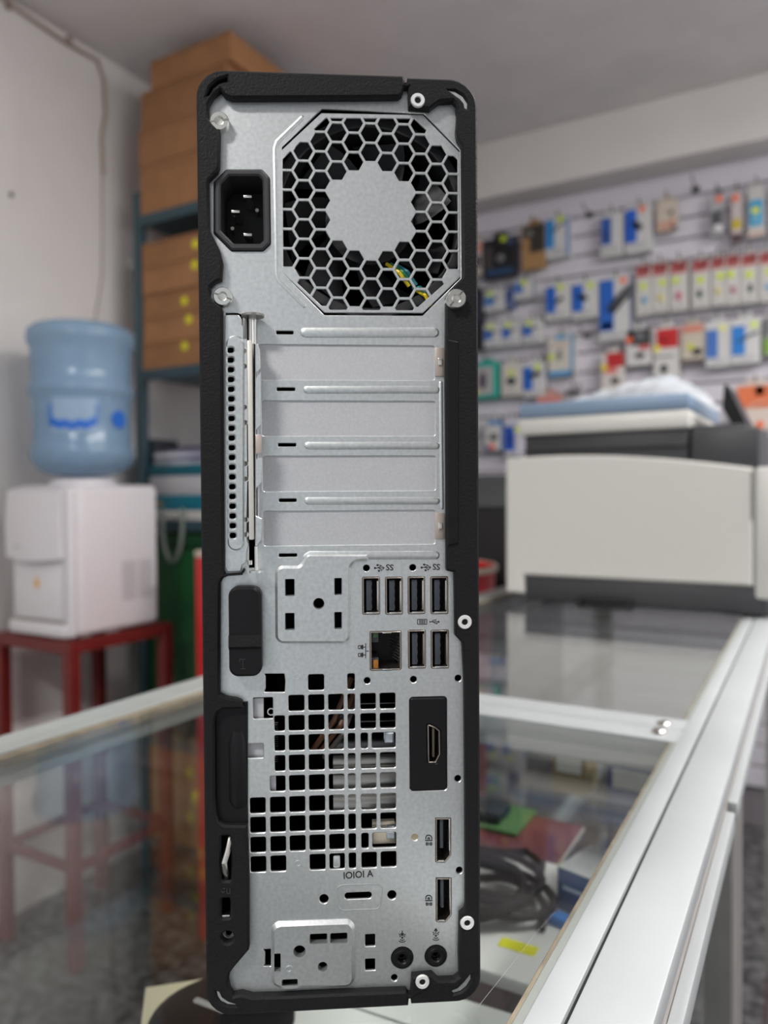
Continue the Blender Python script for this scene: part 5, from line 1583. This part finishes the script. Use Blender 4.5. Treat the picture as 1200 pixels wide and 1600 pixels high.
pack('mouse_box', 'package', 'blue edged white mouse box with orange sticker near the printer', 'the blue edged mouse box', (757, 657, 786, 704), (200, 200, 198), [(0.2, 0.86, 0.95, 1.0, (36, 120, 190)), (0.9, 0.0, 1.0, 1.0, (40, 110, 190)), (0.04, 0.02, 0.3, 0.14, (70, 90, 160))], [(0.42, 0.14, (238, 96, 60))], [('oval', 0.5, 0.45, 0.22, 0.11, (54, 58, 60))], 0.04)
pack('cable_box', 'package', 'narrow royal blue and white box touching the scanner lid corner', 'the royal blue box', (788, 654, 810, 713), (198, 198, 206), [(0.05, 0.15, 0.75, 0.80, (26, 78, 180))], [(0.9, 0.7, (214, 226, 110))], [('oval', 0.5, 0.45, 0.2, 0.1, (16, 50, 140))], 0.04)
pack('orange_pack', 'package', 'orange and white pack behind the raised printer flap', 'the orange pack', (1149, 600, 1212, 672), (214, 200, 190), [(0.05, 0.48, 0.98, 0.97, (222, 116, 70)), (0.5, 0.75, 0.72, 0.95, (226, 190, 170))], [(0.62, 0.12, (238, 100, 40))], [('cord', 0.3, 0.5, 0.8, 0.62, 0.004, (226, 180, 160))], 0.03)
pack('camera_box', 'package', 'navy box with round black lens low beside the printer', 'the navy lens box', (1146, 702, 1184, 748), (206, 206, 212), [(0.0, 0.2, 0.98, 0.98, (30, 56, 128))], [], [('oval', 0.35, 0.62, 0.22, 0.2, (24, 24, 28)), ('oval', 0.36, 0.63, 0.12, 0.1, (90, 92, 96))], 0.04)
pack('dark_pack', 'package', 'dark pack half hidden behind the computer edge, left of the small boxes', 'the half hidden dark pack', (722, 455, 755, 548), (30, 32, 42), [(0.1, 0.5, 0.9, 0.9, (44, 50, 66))], [], [], 0.03)
pack('pale_pack', 'package', 'salmon topped pale pack half hidden behind the computer edge', 'the half hidden salmon pack', (716, 372, 752, 432), (190, 180, 176), [(0.3, 0.6, 1.0, 0.85, (222, 150, 130)), (0.2, 0.2, 0.98, 0.5, (60, 60, 66))], [], [], 0.03)
pack('red_pack', 'package', 'flat salmon pack peeping over the left of the scanner lid', 'the salmon pack over the scanner', (838, 616, 878, 668), (200, 150, 140), [(0.1, 0.4, 0.9, 0.9, (206, 120, 110))], [], [], 0.02)
pack('mouse_pack', 'package', 'pack with black mouse top just above the scanner lid', 'the pack with black mouse', (880, 608, 912, 660), (190, 186, 190), [(0.1, 0.5, 0.9, 0.9, (170, 166, 172))], [], [('oval', 0.5, 0.9, 0.42, 0.08, (30, 32, 36))], 0.02)
# empty hooks along the upper grooves
for i, (px, py, txt) in enumerate(((921, 336, 'left of the dark blue panelled box'), (1087, 296, 'between the cream card and the grey gadget pack'), (917, 524, 'above the scanner and right of the cyan edged box'))):
    p = on_wall(px, py, 2.98)
    hook(txt, p.x, p.z, 0.09, 'left empty,')
